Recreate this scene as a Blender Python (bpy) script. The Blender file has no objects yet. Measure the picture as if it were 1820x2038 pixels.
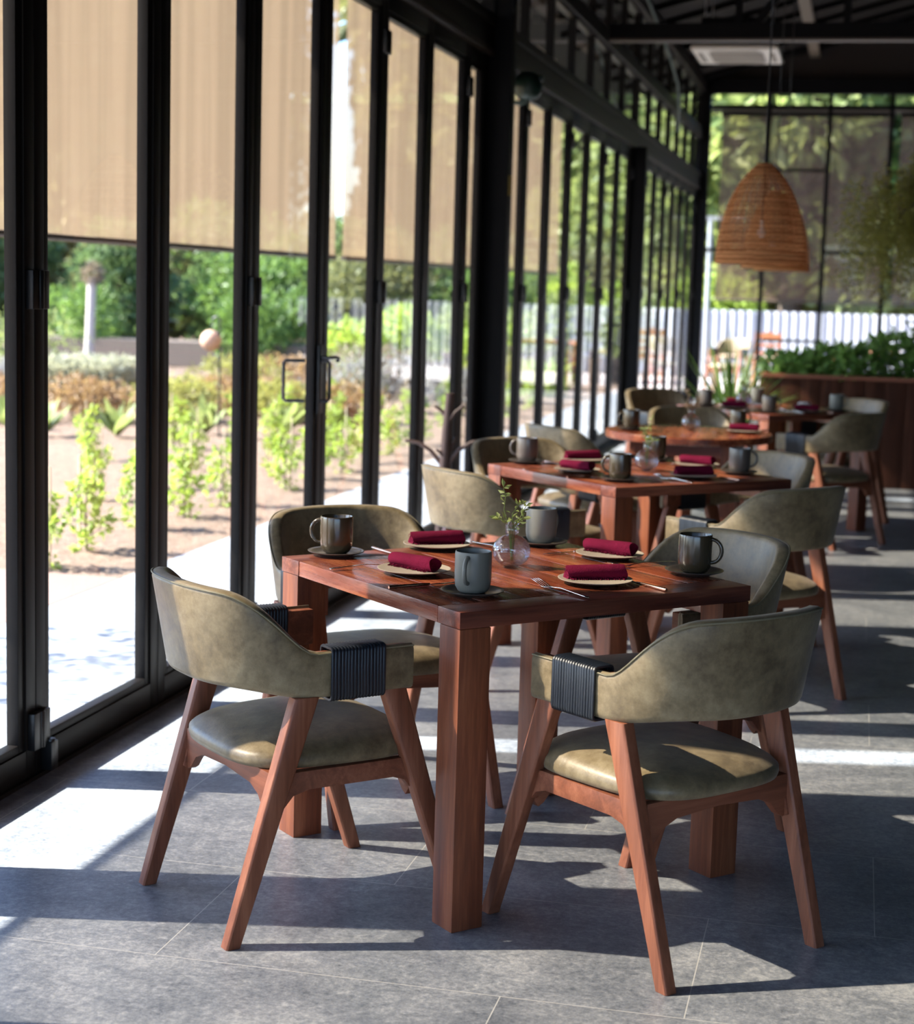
import bpy, bmesh, math, random
from mathutils import Vector, Matrix, Euler
PI = math.pi
SC = bpy.context.scene
COL = SC.collection

# ------------------------------------------------------------------ camera
cam_data = bpy.data.cameras.new('camera'); cam = bpy.data.objects.new('camera', cam_data); COL.objects.link(cam)
cr, cu, cw = Vector((0.97378, 0.22578, 0.02836)), Vector((-0.05659, 0.12054, 0.99109)), Vector((-0.22035, 0.96671, -0.13016))
cw.normalize(); cr = (cr - cw * cr.dot(cw)).normalized(); cu = cr.cross(cw)
m = Matrix((cr, cu, -cw)).transposed().to_4x4(); m.translation = Vector((2.296, 0.0, 1.479))
cam.matrix_world = m
cam_data.sensor_fit = 'HORIZONTAL'; cam_data.sensor_width = 36.0; cam_data.lens = 36.0 * 3451.24 / 1820.0
cam_data.clip_start = 0.05; cam_data.clip_end = 400
cam_data.dof.use_dof = True; cam_data.dof.focus_distance = 4.1; cam_data.dof.aperture_fstop = 4.2
SC.camera = cam

# ------------------------------------------------------------------ light
SUN_D = Vector((1.0, 0.21, 0.0)).normalized() * math.cos(math.radians(40)); SUN_D.z = -math.sin(math.radians(40))
sl = bpy.data.lights.new('sun', 'SUN'); sl.energy = 34.0; sl.angle = math.radians(0.6); sl.color = (1.0, 0.95, 0.88)
so = bpy.data.objects.new('sun', sl); COL.objects.link(so)
so.rotation_euler = SUN_D.to_track_quat('-Z', 'Y').to_euler(); so.location = (-10, -2, 12)
w = bpy.data.worlds.new('sky'); SC.world = w; w.use_nodes = True
wn = w.node_tree.nodes; wl = w.node_tree.links; wn.clear()
sky = wn.new('ShaderNodeTexSky'); sky.sky_type = 'NISHITA'; sky.sun_disc = False
sky.sun_elevation = math.radians(40); sky.sun_rotation = math.atan2(-SUN_D.x, -SUN_D.y); sky.air_density = 1.0; sky.dust_density = 1.5
bg = wn.new('ShaderNodeBackground'); bg.inputs['Strength'].default_value = 0.75
wo = wn.new('ShaderNodeOutputWorld'); tint = wn.new('ShaderNodeMix'); tint.data_type = 'RGBA'; tint.blend_type = 'MULTIPLY'; tint.inputs['Factor'].default_value = 1.0; tint.inputs['B'].default_value = (.74, .93, 1.28, 1)
wl.new(sky.outputs[0], tint.inputs['A']); wl.new(tint.outputs['Result'], bg.inputs[0]); wl.new(bg.outputs[0], wo.inputs[0])
vs = SC.view_settings; vs.view_transform = 'Standard'; vs.look = 'None'; vs.gamma = 1.0; vs.exposure = 0.14; vs.use_curve_mapping = False
SC.cycles.max_bounces = 10; SC.cycles.transparent_max_bounces = 24; SC.cycles.diffuse_bounces = 4

# ------------------------------------------------------------------ node helpers
class NM:
    def __init__(s, name):
        s.m = bpy.data.materials.new(name); s.m.use_nodes = True
        s.t = s.m.node_tree; s.n = s.t.nodes; s.n.clear(); s.out = s.n.new('ShaderNodeOutputMaterial')
    def link(s, a, b): s.t.links.new(a, b)
    def put(s, v, sock):
        if isinstance(v, bpy.types.NodeSocket): s.link(v, sock)
        elif isinstance(v, (tuple, list)) and len(v) == 3 and sock.type == 'RGBA': sock.default_value = (*v, 1)
        else: sock.default_value = v
    def math(s, op, a, b=None, c=None, clamp=False):
        n = s.n.new('ShaderNodeMath'); n.operation = op; n.use_clamp = clamp
        s.put(a, n.inputs[0])
        if b is not None: s.put(b, n.inputs[1])
        if c is not None: s.put(c, n.inputs[2])
        return n.outputs[0]
    def coords(s, scale=(1, 1, 1), rot=(0, 0, 0), kind='Object', loc=(0, 0, 0)):
        tc = s.n.new('ShaderNodeTexCoord'); mp = s.n.new('ShaderNodeMapping')
        mp.inputs['Scale'].default_value = scale; mp.inputs['Rotation'].default_value = rot; mp.inputs['Location'].default_value = loc
        s.link(tc.outputs[kind], mp.inputs[0]); return mp.outputs[0]
    def noise(s, vec, scale=5, detail=4, rough=.55, dist=0):
        n = s.n.new('ShaderNodeTexNoise'); s.link(vec, n.inputs['Vector'])
        n.inputs['Scale'].default_value = scale; n.inputs['Detail'].default_value = detail
        n.inputs['Roughness'].default_value = rough; n.inputs['Distortion'].default_value = dist
        return n.outputs['Fac']
    def ramp(s, fac, stops):
        n = s.n.new('ShaderNodeValToRGB'); s.link(fac, n.inputs[0]); e = n.color_ramp.elements
        e[0].position, e[0].color = stops[0][0], (*stops[0][1], 1); e[1].position, e[1].color = stops[-1][0], (*stops[-1][1], 1)
        for p, c in stops[1:-1]:
            q = e.new(p); q.color = (*c, 1)
        return n.outputs[0]
    def mix(s, fac, a, b, mode='MIX'):
        n = s.n.new('ShaderNodeMix'); n.data_type = 'RGBA'; n.blend_type = mode
        s.put(fac, n.inputs['Factor']); s.put(a, n.inputs['A']); s.put(b, n.inputs['B']); return n.outputs['Result']
    def bump(s, h, strength=.2, dist=.002):
        n = s.n.new('ShaderNodeBump'); n.inputs['Strength'].default_value = strength; n.inputs['Distance'].default_value = dist
        s.link(h, n.inputs['Height']); return n.outputs[0]
    def bsdf(s, color, rough=.5, metal=0, normal=None, spec=.5, coat=0, sheen=0, coat_rough=.1, trans=0):
        n = s.n.new('ShaderNodeBsdfPrincipled')
        s.put(color, n.inputs['Base Color']); s.put(rough, n.inputs['Roughness']); s.put(metal, n.inputs['Metallic'])
        n.inputs['Specular IOR Level'].default_value = spec; n.inputs['Coat Weight'].default_value = coat
        n.inputs['Coat Roughness'].default_value = coat_rough; n.inputs['Sheen Weight'].default_value = sheen
        if normal is not None: s.link(normal, n.inputs['Normal'])
        return n.outputs[0]
    def mixs(s, fac, a, b):
        n = s.n.new('ShaderNodeMixShader'); s.put(fac, n.inputs[0]); s.link(a, n.inputs[1]); s.link(b, n.inputs[2]); return n.outputs[0]
    def done(s, sh): s.link(sh, s.out.inputs[0]); return s.m

def plain(name, c, rough=.5, metal=0, spec=.5, coat=0, bumps=0, bscale=200):
    g = NM(name); nb = None; v = g.coords()
    nz = g.noise(v, 14, 3)
    col = g.mix(g.math('MULTIPLY', nz, .35), c, tuple(x * .62 for x in c))
    if bumps: nb = g.bump(g.noise(v, bscale, 3), bumps, .001)
    return g.done(g.bsdf(col, rough, metal, nb, spec, coat))

def wood(name, dark, mid, light, axis=2, rough=.4, coat=0, gl=1.0, spec=.4):
    g = NM(name); sc = [16, 16, 16]; sc[axis] = 1.1
    oi = g.n.new('ShaderNodeObjectInfo')
    v = g.coords(tuple(sc)); ad = g.n.new('ShaderNodeVectorMath'); ad.operation = 'ADD'; g.link(v, ad.inputs[0])
    cb = g.n.new('ShaderNodeCombineXYZ')
    for i in range(3): g.link(g.math('MULTIPLY', oi.outputs['Random'], 37.0), cb.inputs[i])
    g.link(cb.outputs[0], ad.inputs[1]); v = ad.outputs[0]
    a = g.noise(v, 1.2, 6, .6, .6); b = g.noise(v, 7, 4, .7, .2)
    f = g.math('ADD', g.math('MULTIPLY', a, .72), g.math('MULTIPLY', b, .28))
    col = g.ramp(f, [(.30, dark), (.5, mid), (.70, light)])
    ft = g.math('ADD', rough - .08, g.math('MULTIPLY', b, .18))
    nb = g.bump(b, .35 * gl, .0012)
    return g.done(g.bsdf(col, ft, 0, nb, spec, coat, coat_rough=.22))

def leafmat(name, c1, c2, tr=.45):
    g = NM(name); v = g.coords(); geo = g.n.new('ShaderNodeNewGeometry')
    f = g.noise(v, 9, 2)
    f2 = g.math('ADD', g.math('MULTIPLY', geo.outputs['Random Per Island'], .75), g.math('MULTIPLY', f, .35), clamp=True)
    col = g.mix(f2, c1, c2)
    d = g.bsdf(col, .5, spec=.35)
    t = g.n.new('ShaderNodeBsdfTranslucent'); g.link(g.mix(.5, col, (c2[0] * 1.3, c2[1] * 1.3, c2[2])), t.inputs[0])
    return g.done(g.mixs(tr, d, t.outputs[0]))

M = {}
WD, WM, WL = (.055, .014, .008), (.15, .042, .022), (.27, .092, .048)
M['table_top'] = wood('table_wood', (.060, .012, .007), (.215, .050, .022), (.50, .165, .065), 1, .27, .35, 2.0)
M['table_top_cross'] = wood('table_wood_cross', (.060, .014, .009), (.17, .045, .025), (.40, .14, .075), 0, .36, .25, 2.2)
M['table_leg'] = wood('table_leg_wood', (.08, .020, .009), (.20, .056, .022), (.36, .118, .048), 2, .5, .05)
M['leg_wood'] = wood('chair_leg_wood', (.11, .034, .016), (.23, .075, .036), (.36, .135, .070), 2, .5, .04)
M['rail_wood'] = wood('chair_rail_wood', (.10, .030, .015), (.21, .066, .032), (.33, .12, .062), 0, .5, .04)
M['dark_wood'] = wood('planter_wood', (.022, .007, .004), (.05, .016, .008), (.10, .034, .018), 2, .6, 0, 1, .15)
M['pale_wood'] = wood('pale_wood', (.22, .14, .09), (.34, .23, .15), (.45, .33, .22), 2, .6)
M['orange_wood'] = wood('orange_wood', (.22, .07, .03), (.38, .14, .06), (.5, .22, .1), 2, .5)

def leather(name, k=1.0):
    g = NM(name); v = g.coords()
    a = g.noise(v, 4, 5, .65, .4); b = g.noise(v, 30, 4, .7); c = g.noise(v, 260, 2, .5)
    f = g.math('ADD', g.math('MULTIPLY', a, .6), g.math('MULTIPLY', b, .4))
    col = g.ramp(f, [(.38, (.100 * k, .069 * k, .032 * k)), (.5, (.190 * k, .139 * k, .070 * k)), (.62, (.290 * k, .225 * k, .125 * k))])
    h = g.math('ADD', g.math('MULTIPLY', c, .5), b)
    w_ = g.noise(g.coords((1, 1, .35)), 22, 3, .6, .5)
    return g.done(g.bsdf(col, g.math('ADD', .34, g.math('MULTIPLY', b, .26)), 0, g.bump(g.math('ADD', h, g.math('MULTIPLY', w_, 2.5)), .30, .0016), .5, .14, .1, .32))
M['leather'] = leather('olive_leather'); M['leather_b'] = leather('olive_leather_seat', .95)
M['piping'] = plain('leather_piping', (.21, .18, .11), .5)
M['cord'] = plain('navy_cord', (.010, .014, .022), .38, spec=.55, bumps=.2)
M['alu'] = plain('charcoal_aluminium', (.0075, .006, .0055), .42, 0, .18)
M['alu_l'] = plain('glazing_bead', (.055, .055, .06), .35, 0, .5)
M['steel_dark'] = plain('dark_steel', (.004, .004, .005), .5, spec=.16)
M['beam'] = plain('brown_black_beam', (.009, .0065, .005), .5, spec=.14)
M['flange'] = plain('flange_paint', (.075, .052, .040), .5)
M['beam_lip'] = plain('beam_lip_paint', (.030, .020, .015), .5, spec=.3)
M['black'] = plain('black_fitting', (.008, .008, .009), .35)
M['chrome'] = plain('steel_cutlery', (.75, .70, .66), .18, 1)
M['copper'] = plain('copper_cutlery', (.62, .42, .34), .22, 1)
M['handle'] = plain('handle_metal', (.05, .05, .055), .28, .6)
M['brass'] = plain('brass', (.38, .27, .09), .35, 1)
M['white_plastic'] = plain('white_plastic', (.92, .86, .78), .4)
M['vent_dark'] = plain('vent_dark', (.30, .25, .20), .6)
M['green_paint'] = plain('dark_green_paint', (.012, .035, .026), .4)
M['grey_metal'] = plain('grey_metal', (.35, .36, .38), .4, .3)
M['teal_pipe'] = plain('teal_pipe', (.05, .10, .085), .5)
M['ceiling'] = plain('dark_ceiling_sheet', (.0035, .003, .003), .65, spec=.08)
M['wall_dark'] = plain('dark_wall_paint', (.03, .022, .02), .7)
M['ceil_beam'] = plain('ceiling_batten', (.13, .10, .07), .6)
M['bark'] = plain('bark', (.12, .09, .07), .9, bumps=.5, bscale=40)
M['pale_bark'] = plain('pale_bark', (.45, .40, .35), .9)
M['branch'] = plain('branch_wood', (.075, .040, .032), .55, bumps=.4, bscale=60)
M['stake'] = plain('stake_wood', (.50, .40, .26), .8)
M['terracotta'] = plain('mosaic_ball', (.45, .27, .18), .5, bumps=.5, bscale=30)
M['brown_pot'] = plain('dark_pot', (.03, .035, .035), .5)
M['white_cloth'] = plain('white_cushion_cloth', (.62, .62, .60), .8)
M['glaze_brown'] = plain('brown_glaze', (.062, .045, .024), .22, 0, .6, .4)
M['glaze_grey'] = plain('grey_glaze', (.20, .195, .165), .38, 0, .4, .08)
M['glaze_taupe'] = plain('taupe_glaze', (.12, .098, .082), .30, 0, .5, .3)
M['saucer'] = plain('saucer_glaze', (.085, .075, .066), .28, 0, .5, .3)
M['plate'] = plain('plate_glaze', (.040, .030, .018), .32, 0, .5, .2)
M['plate_rim'] = plain('plate_rim', (.38, .32, .25), .45)
M['coffee_dark'] = plain('mug_inside', (.02, .018, .014), .3)

g = NM('napkin_cloth'); v = g.coords(); b = g.noise(v, 500, 2); a = g.noise(v, 30, 3)
M['napkin'] = g.done(g.bsdf(g.mix(a, (.085, .0025, .016), (.155, .005, .030)), .9, 0, g.bump(g.math('ADD', b, g.noise(v, 55, 3)), .8, .0025), .1, 0, 0))

g = NM('floor_tiles'); tc = g.n.new('ShaderNodeTexCoord'); sx = g.n.new('ShaderNodeSeparateXYZ'); g.link(tc.outputs['Object'], sx.inputs[0])
fy = g.math('DIVIDE', g.math('SUBTRACT', sx.outputs[1], 4.007), .59); row = g.math('FLOOR', fy)
fx = g.math('DIVIDE', g.math('SUBTRACT', g.math('SUBTRACT', sx.outputs[0], 1.25), g.math('MULTIPLY', row, .385)), 1.16)
cx = g.math('MULTIPLY', g.math('SUBTRACT', .5, g.math('ABSOLUTE', g.math('SUBTRACT', g.math('FRACT', fx), .5))), 1.16)
cy = g.math('MULTIPLY', g.math('SUBTRACT', .5, g.math('ABSOLUTE', g.math('SUBTRACT', g.math('FRACT', fy), .5))), .59)
dmin = g.math('MINIMUM', cx, cy); seam = g.math('LESS_THAN', dmin, .0013)
cb = g.n.new('ShaderNodeCombineXYZ'); g.link(g.math('FLOOR', fx), cb.inputs[0]); g.link(row, cb.inputs[1])
wn_ = g.n.new('ShaderNodeTexWhiteNoise'); g.link(cb.outputs[0], wn_.inputs[0])
v = g.coords(); a = g.noise(v, 2.6, 6, .7, .5); b = g.noise(v, 75, 6, .8); c = g.noise(v, 30, 6, .8, .3)
f = g.math('ADD', g.math('ADD', g.math('MULTIPLY', a, .34), g.math('MULTIPLY', b, .36)), g.math('MULTIPLY', c, .30))
col = g.ramp(f, [(.40, (.080, .092, .112)), (.5, (.195, .208, .228)), (.60, (.375, .38, .385))])
col = g.mix(g.math('MULTIPLY', wn_.outputs[0], .12), col, (.09, .09, .095))
col = g.mix(seam, col, (.42, .41, .39))
hgt = g.math('SUBTRACT', g.math('MULTIPLY', b, .6), g.math('MULTIPLY', seam, .6))
M['floor'] = g.done(g.bsdf(col, g.math('ADD', .22, g.math('MULTIPLY', b, .26)), 0, g.bump(hgt, .22, .0015), .5))

g = NM('path_paving'); v = g.coords(); br = g.n.new('ShaderNodeTexBrick'); g.link(v, br.inputs[0])
br.inputs['Color1'].default_value = (.24, .25, .27, 1); br.inputs['Color2'].default_value = (.20, .21, .23, 1); br.inputs['Mortar'].default_value = (.34, .33, .31, 1)
br.inputs['Scale'].default_value = 1; br.inputs['Mortar Size'].default_value = .006; br.inputs['Brick Width'].default_value = 1.2; br.inputs['Row Height'].default_value = .6
M['path'] = g.done(g.bsdf(g.mix(g.math('MULTIPLY', g.noise(v, 8, 5), .3), br.outputs[0], (.16, .165, .18)), .6))
g = NM('garden_soil'); v = g.coords(); a = g.noise(v, 14, 6, .7); b = g.noise(v, 1.2, 4); c = g.noise(v, 50, 4, .7)
col = g.ramp(g.math('ADD', g.math('MULTIPLY', a, .45), g.math('MULTIPLY', c, .55)), [(.36, (.085, .050, .030)), (.5, (.205, .130, .085)), (.64, (.33, .24, .17))])
M['soil'] = g.done(g.bsdf(g.mix(g.math('MULTIPLY', b, .3), col, (.20, .14, .10)), .95, 0, g.bump(g.math('ADD', a, c), 1.0, .03)))
M['brick_paving'] = plain('clay_paving', (.21, .125, .10), .8)
M['terrace'] = plain('terrace_concrete', (.46, .40, .37), .7)
g = NM('fence_sheet'); M['fence'] = g.done(g.bsdf(g.mix(g.noise(g.coords(), 3, 3), (.30, .31, .33), (.40, .40, .42)), .45, 0))

# window glass seen as a thin pane: reflection by Fresnel, the rest passes straight through
g = NM('pane_glass'); fr = g.n.new('ShaderNodeFresnel'); fr.inputs[0].default_value = 1.42
gl = g.n.new('ShaderNodeBsdfGlossy'); gl.inputs['Roughness'].default_value = .0; gl.inputs['Color'].default_value = (1, 1, 1, 1)
tr = g.n.new('ShaderNodeBsdfTransparent'); tr.inputs[0].default_value = (.93, .95, .95, 1)
gm = g.n.new('ShaderNodeNewGeometry')
M['glass'] = g.done(g.mixs(g.math('MULTIPLY', fr.outputs[0], g.math('SUBTRACT', 1.0, gm.outputs['Backfacing'])), tr.outputs[0], gl.outputs[0]))
g = NM('vase_glass'); fr = g.n.new('ShaderNodeFresnel'); fr.inputs[0].default_value = 1.6
v = g.coords(); wv = g.n.new('ShaderNodeTexWave'); wv.wave_type = 'RINGS'; wv.rings_direction = 'Y'; g.link(v, wv.inputs[0]); wv.inputs['Scale'].default_value = 30
nb = g.bump(wv.outputs['Fac'], .25, .002); g.link(nb, fr.inputs['Normal'])
gl = g.n.new('ShaderNodeBsdfGlossy'); gl.inputs['Roughness'].default_value = .03; g.link(nb, gl.inputs['Normal'])
rf = g.n.new('ShaderNodeBsdfGlass'); rf.inputs['IOR'].default_value = 1.33; rf.inputs['Roughness'].default_value = .0; rf.inputs[0].default_value = (.93, .95, 1, 1); g.link(nb, rf.inputs['Normal'])
tr = g.n.new('ShaderNodeBsdfTransparent'); tr.inputs[0].default_value = (.86, .89, .93, 1)
gm = g.n.new('ShaderNodeNewGeometry')
M['vase'] = g.done(g.mixs(g.math('MULTIPLY', g.math('ADD', fr.outputs[0], .03), g.math('SUBTRACT', 1.0, gm.outputs['Backfacing'])), g.mixs(.35, tr.outputs[0], rf.outputs[0]), gl.outputs[0]))

def blindmat(name, c, open_, tl):
    g = NM(name); v = g.coords((3.2, 3.2, .12)); a = g.ramp(g.noise(v, 2.0, 3, .55), [(.40, (0, 0, 0)), (.60, (1, 1, 1))]); vv = g.coords((1, 120, 120)); k = g.noise(vv, 1, 2)
    col = g.mix(g.math('MULTIPLY', a, .8), c, tuple(x * .78 for x in c))
    d = g.n.new('ShaderNodeBsdfDiffuse'); g.link(col, d.inputs[0]); t = g.n.new('ShaderNodeBsdfTranslucent'); g.link(col, t.inputs[0])
    p = g.n.new('ShaderNodeBsdfTransparent'); p.inputs[0].default_value = (1, .90, .78, 1)
    op = g.math('ADD', open_ - .05, g.math('MULTIPLY', k, .1))
    return g.done(g.mixs(op, g.mixs(tl, d.outputs[0], t.outputs[0]), p.outputs[0]))
M['blind'] = blindmat('mesh_blind_fabric', (.52, .365, .235), .27, .20)
M['blind_dark'] = blindmat('mesh_blind_dark', (.20, .13, .095), .34, .4)
g = NM('rattan'); v = g.coords((1, 1, 1)); wv = g.n.new('ShaderNodeTexWave'); wv.bands_direction = 'Z'; g.link(v, wv.inputs[0]); wv.inputs['Scale'].default_value = 14; wv.inputs['Distortion'].default_value = 2
col = g.ramp(wv.outputs['Fac'], [(.2, (.55, .27, .11)), (.8, (.88, .54, .27))])
d = g.n.new('ShaderNodeBsdfDiffuse'); g.link(col, d.inputs[0]); t = g.n.new('ShaderNodeBsdfTranslucent'); g.link(col, t.inputs[0])
M['rattan'] = g.done(g.mixs(.5, d.outputs[0], t.outputs[0]))

M['leaf_lime'] = leafmat('leaf_lime', (.12, .22, .03), (.38, .46, .085))
M['leaf_fresh'] = leafmat('leaf_fresh', (.075, .13, .035), (.29, .33, .12))
M['leaf_dark'] = leafmat('leaf_dark', (.045, .085, .035), (.15, .22, .085), .4)
M['leaf_olive'] = leafmat('leaf_olive', (.07, .09, .035), (.22, .22, .09), .35)
M['leaf_vine'] = leafmat('leaf_vine', (.05, .15, .04), (.28, .46, .13), .4)
M['leaf_trail'] = leafmat('leaf_trail', (.13, .14, .035), (.36, .36, .11), .5)
M['leaf_mid'] = leafmat('leaf_mid', (.05, .11, .025), (.16, .25, .06), .4)
M['leaf_silver'] = leafmat('leaf_silver', (.25, .25, .17), (.44, .43, .32), .35)
M['leaf_rust'] = leafmat('leaf_rust', (.20, .105, .055), (.32, .21, .10), .4)
M['leaf_gold'] = leafmat('leaf_gold', (.16, .18, .04), (.32, .30, .09), .45)
M['leaf_dry'] = leafmat('leaf_dry', (.14, .10, .07), (.28, .22, .16), .3)
M['leaf_mauve'] = leafmat('leaf_mauve', (.19, .18, .185), (.31, .30, .29), .35)

# ------------------------------------------------------------------ mesh helpers
class MB:
    def __init__(s): s.v = []; s.f = []
    def add(s, vs, fs):
        o = len(s.v); s.v += [tuple(p) for p in vs]; s.f += [tuple(i + o for i in f) for f in fs]; return s
    def box(s, x0, x1, y0, y1, z0, z1):
        return s.add([(x0, y0, z0), (x1, y0, z0), (x1, y1, z0), (x0, y1, z0), (x0, y0, z1), (x1, y0, z1), (x1, y1, z1), (x0, y1, z1)],
                     [(0, 3, 2, 1), (4, 5, 6, 7), (0, 1, 5, 4), (1, 2, 6, 5), (2, 3, 7, 6), (3, 0, 4, 7)])
    def beam(s, a, b, w, h, up=(0, 0, 1), w2=None, h2=None):
        a, b = Vector(a), Vector(b); d = (b - a).normalized(); u = Vector(up)
        r = d.cross(u); r = r.normalized() if r.length > 1e-4 else Vector((1, 0, 0)); u = r.cross(d)
        w2 = w if w2 is None else w2; h2 = h if h2 is None else h2; vs = []
        for p, ww, hh in ((a, w, h), (b, w2, h2)):
            for i, j in ((-1, -1), (1, -1), (1, 1), (-1, 1)): vs.append(p + r * ww * .5 * i + u * hh * .5 * j)
        return s.add(vs, [(0, 1, 2, 3), (7, 6, 5, 4), (0, 4, 5, 1), (1, 5, 6, 2), (2, 6, 7, 3), (3, 7, 4, 0)])
    def tube(s, pts, r, n=8, caps=True, closed=False):
        pts = [Vector(p) for p in pts]; k = len(pts); rs = r if isinstance(r, (list, tuple)) else [r] * k
        prev = None; rings = []
        for i, p in enumerate(pts):
            if closed: d = pts[(i + 1) % k] - pts[i - 1]
            else: d = pts[min(i + 1, k - 1)] - pts[max(i - 1, 0)]
            d.normalize()
            if prev is None:
                u = Vector((0, 0, 1)) if abs(d.z) < .9 else Vector((1, 0, 0))
            else: u = prev
            u = (u - d * u.dot(d)).normalized(); prev = u; q = d.cross(u)
            rings.append([p + (u * math.cos(t) + q * math.sin(t)) * rs[i] for t in [2 * PI * j / n for j in range(n)]])
        vs = [p for rg in rings for p in rg]; fs = []
        for i in range(k if closed else k - 1):
            for j in range(n):
                a = i * n + j; b = i * n + (j + 1) % n; i2 = (i + 1) % k
                fs.append((a, b, i2 * n + (j + 1) % n, i2 * n + j))
        if caps and not closed: fs.append(tuple(range(n - 1, -1, -1))); fs.append(tuple((k - 1) * n + j for j in range(n)))
        return s.add(vs, fs)
    def lathe(s, prof, n=32, c=(0, 0, 0)):
        vs = []; fs = []; k = len(prof)
        for r, z in prof:
            for j in range(n):
                t = 2 * PI * j / n; vs.append((c[0] + r * math.cos(t), c[1] + r * math.sin(t), c[2] + z))
        for i in range(k - 1):
            for j in range(n):
                fs.append((i * n + j, i * n + (j + 1) % n, (i + 1) * n + (j + 1) % n, (i + 1) * n + j))
        if prof[0][0] > 1e-5: fs.append(tuple(range(n - 1, -1, -1)))
        if prof[-1][0] > 1e-5: fs.append(tuple((k - 1) * n + j for j in range(n)))
        return s.add(vs, fs)
    def prism(s, poly, a, b, axis=1):
        # poly: 2-D points in the two other axes, extruded a..b along axis
        vs = []
        for t in (a, b):
            for p, q in poly:
                vs.append((t, p, q) if axis == 0 else (p, t, q) if axis == 1 else (p, q, t))
        n = len(poly); fs = [tuple(range(n)), tuple(range(2 * n - 1, n - 1, -1))]
        for i in range(n): fs.append((i, i + n, (i + 1) % n + n, (i + 1) % n))
        return s.add(vs, fs)
    def build(s, name, mat, parent=None, bevel=0, smooth=None, segs=2):
        me = bpy.data.meshes.new(name); me.from_pydata(s.v, [], s.f)
        bm = bmesh.new(); bm.from_mesh(me)
        bmesh.ops.recalc_face_normals(bm, faces=bm.faces)
        if bevel:
            ed = [e for e in bm.edges if len(e.link_faces) == 2 and e.calc_face_angle(0) > math.radians(38)]
            bmesh.ops.bevel(bm, geom=ed, offset=bevel, segments=segs, affect='EDGES', profile=.6, clamp_overlap=True)
        bm.to_mesh(me); bm.free()
        if smooth is not None or bevel:
            me.shade_smooth(); me.set_sharp_from_angle(angle=math.radians(smooth if smooth is not None else 35))
        me.materials.append(M[mat])
        o = bpy.data.objects.new(name, me); COL.objects.link(o)
        if parent is not None: o.parent = parent
        return o

def leaf_mesh(name, mat, pts, size, rng, parent=None, aspect=.5, droop=0.0):
    """pts: list of (pos, outward dir). every leaf is a folded four-vertex blade"""
    vs = []; fs = []
    for p, d in pts:
        p = Vector(p); d = Vector(d)
        d = (d + Vector((rng.gauss(0, .6), rng.gauss(0, .6), rng.gauss(0, .5) - droop))).normalized()
        q = Vector((rng.gauss(0, 1), rng.gauss(0, 1), rng.gauss(0, 1))); r = d.cross(q).normalized(); n = r.cross(d)
        L = size * rng.uniform(.6, 1.3); W = L * aspect; o = len(vs)
        vs += [p, p + d * L * .5 + r * W * .5 + n * L * .08, p + d * L - n * L * .1, p + d * L * .5 - r * W * .5 + n * L * .08]
        fs += [(o, o + 1, o + 2), (o, o + 2, o + 3)]
    me = bpy.data.meshes.new(name); me.from_pydata([tuple(x) for x in vs], [], fs); me.materials.append(M[mat])
    o = bpy.data.objects.new(name, me); COL.objects.link(o)
    if parent is not None: o.parent = parent
    return o

def blob_pts(rng, n, blobs):
    out = []; tot = sum(b[1][0] * b[1][1] + .001 for b in blobs)
    for c, r in blobs:
        k = int(n * r[0] * r[1] / tot)
        for _ in range(k):
            d = Vector((rng.gauss(0, 1), rng.gauss(0, 1), rng.gauss(0, 1))).normalized(); t = rng.uniform(.55, 1.0)
            out.append((Vector((c[0] + d.x * r[0] * t, c[1] + d.y * r[1] * t, c[2] + d.z * r[2] * t)), d))
    return out

# ------------------------------------------------------------------ things
def thing(name, label, cat, loc=(0, 0, 0), rz=0, group=None):
    o = bpy.data.objects.new(name, None); COL.objects.link(o); o.empty_display_size = .1
    o.location = loc; o.rotation_euler = (0, 0, rz); o['label'] = label; o['category'] = cat
    if group: o['group'] = group
    return o
def tag(o, label, cat, group=None, kind=None):
    o['label'] = label; o['category'] = cat
    if group: o['group'] = group
    if kind: o['kind'] = kind
    return o
def struct(o): o['kind'] = 'structure'; return o
def snode(name, loc=(0, 0, 0)):
    o = bpy.data.objects.new(name, None); COL.objects.link(o); o.location = loc; o['kind'] = 'structure'; return o
KIDS = {}
def kids(o): return [c for c in list(bpy.data.objects) if c.parent == o]
def snapshot(o): return (o, [(c, kids(c)) for c in kids(o)])
def dup(snap, loc, rz=0, label=None, group=None, scale=None):
    r0, ch = snap; r = r0.copy(); COL.objects.link(r); r.location = loc; r.rotation_euler = (0, 0, rz)
    if label: r['label'] = label
    if group: r['group'] = group
    if scale: r.scale = scale
    for c0, gs in ch:
        c = c0.copy(); COL.objects.link(c); c.parent = r
        for g0 in gs: d = g0.copy(); COL.objects.link(d); d.parent = c
    return r
def swapmat(root, table):
    for c in kids(root):
        if c.name.split('.')[0] in table:
            c.data = c.data.copy(); c.data.materials[0] = M[table[c.name.split('.')[0]]]

# ================================================================== SETTING
floor = struct(MB().box(0.012, 12, -6, 24.9, -.2, 0).build('floor', 'floor'))
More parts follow.
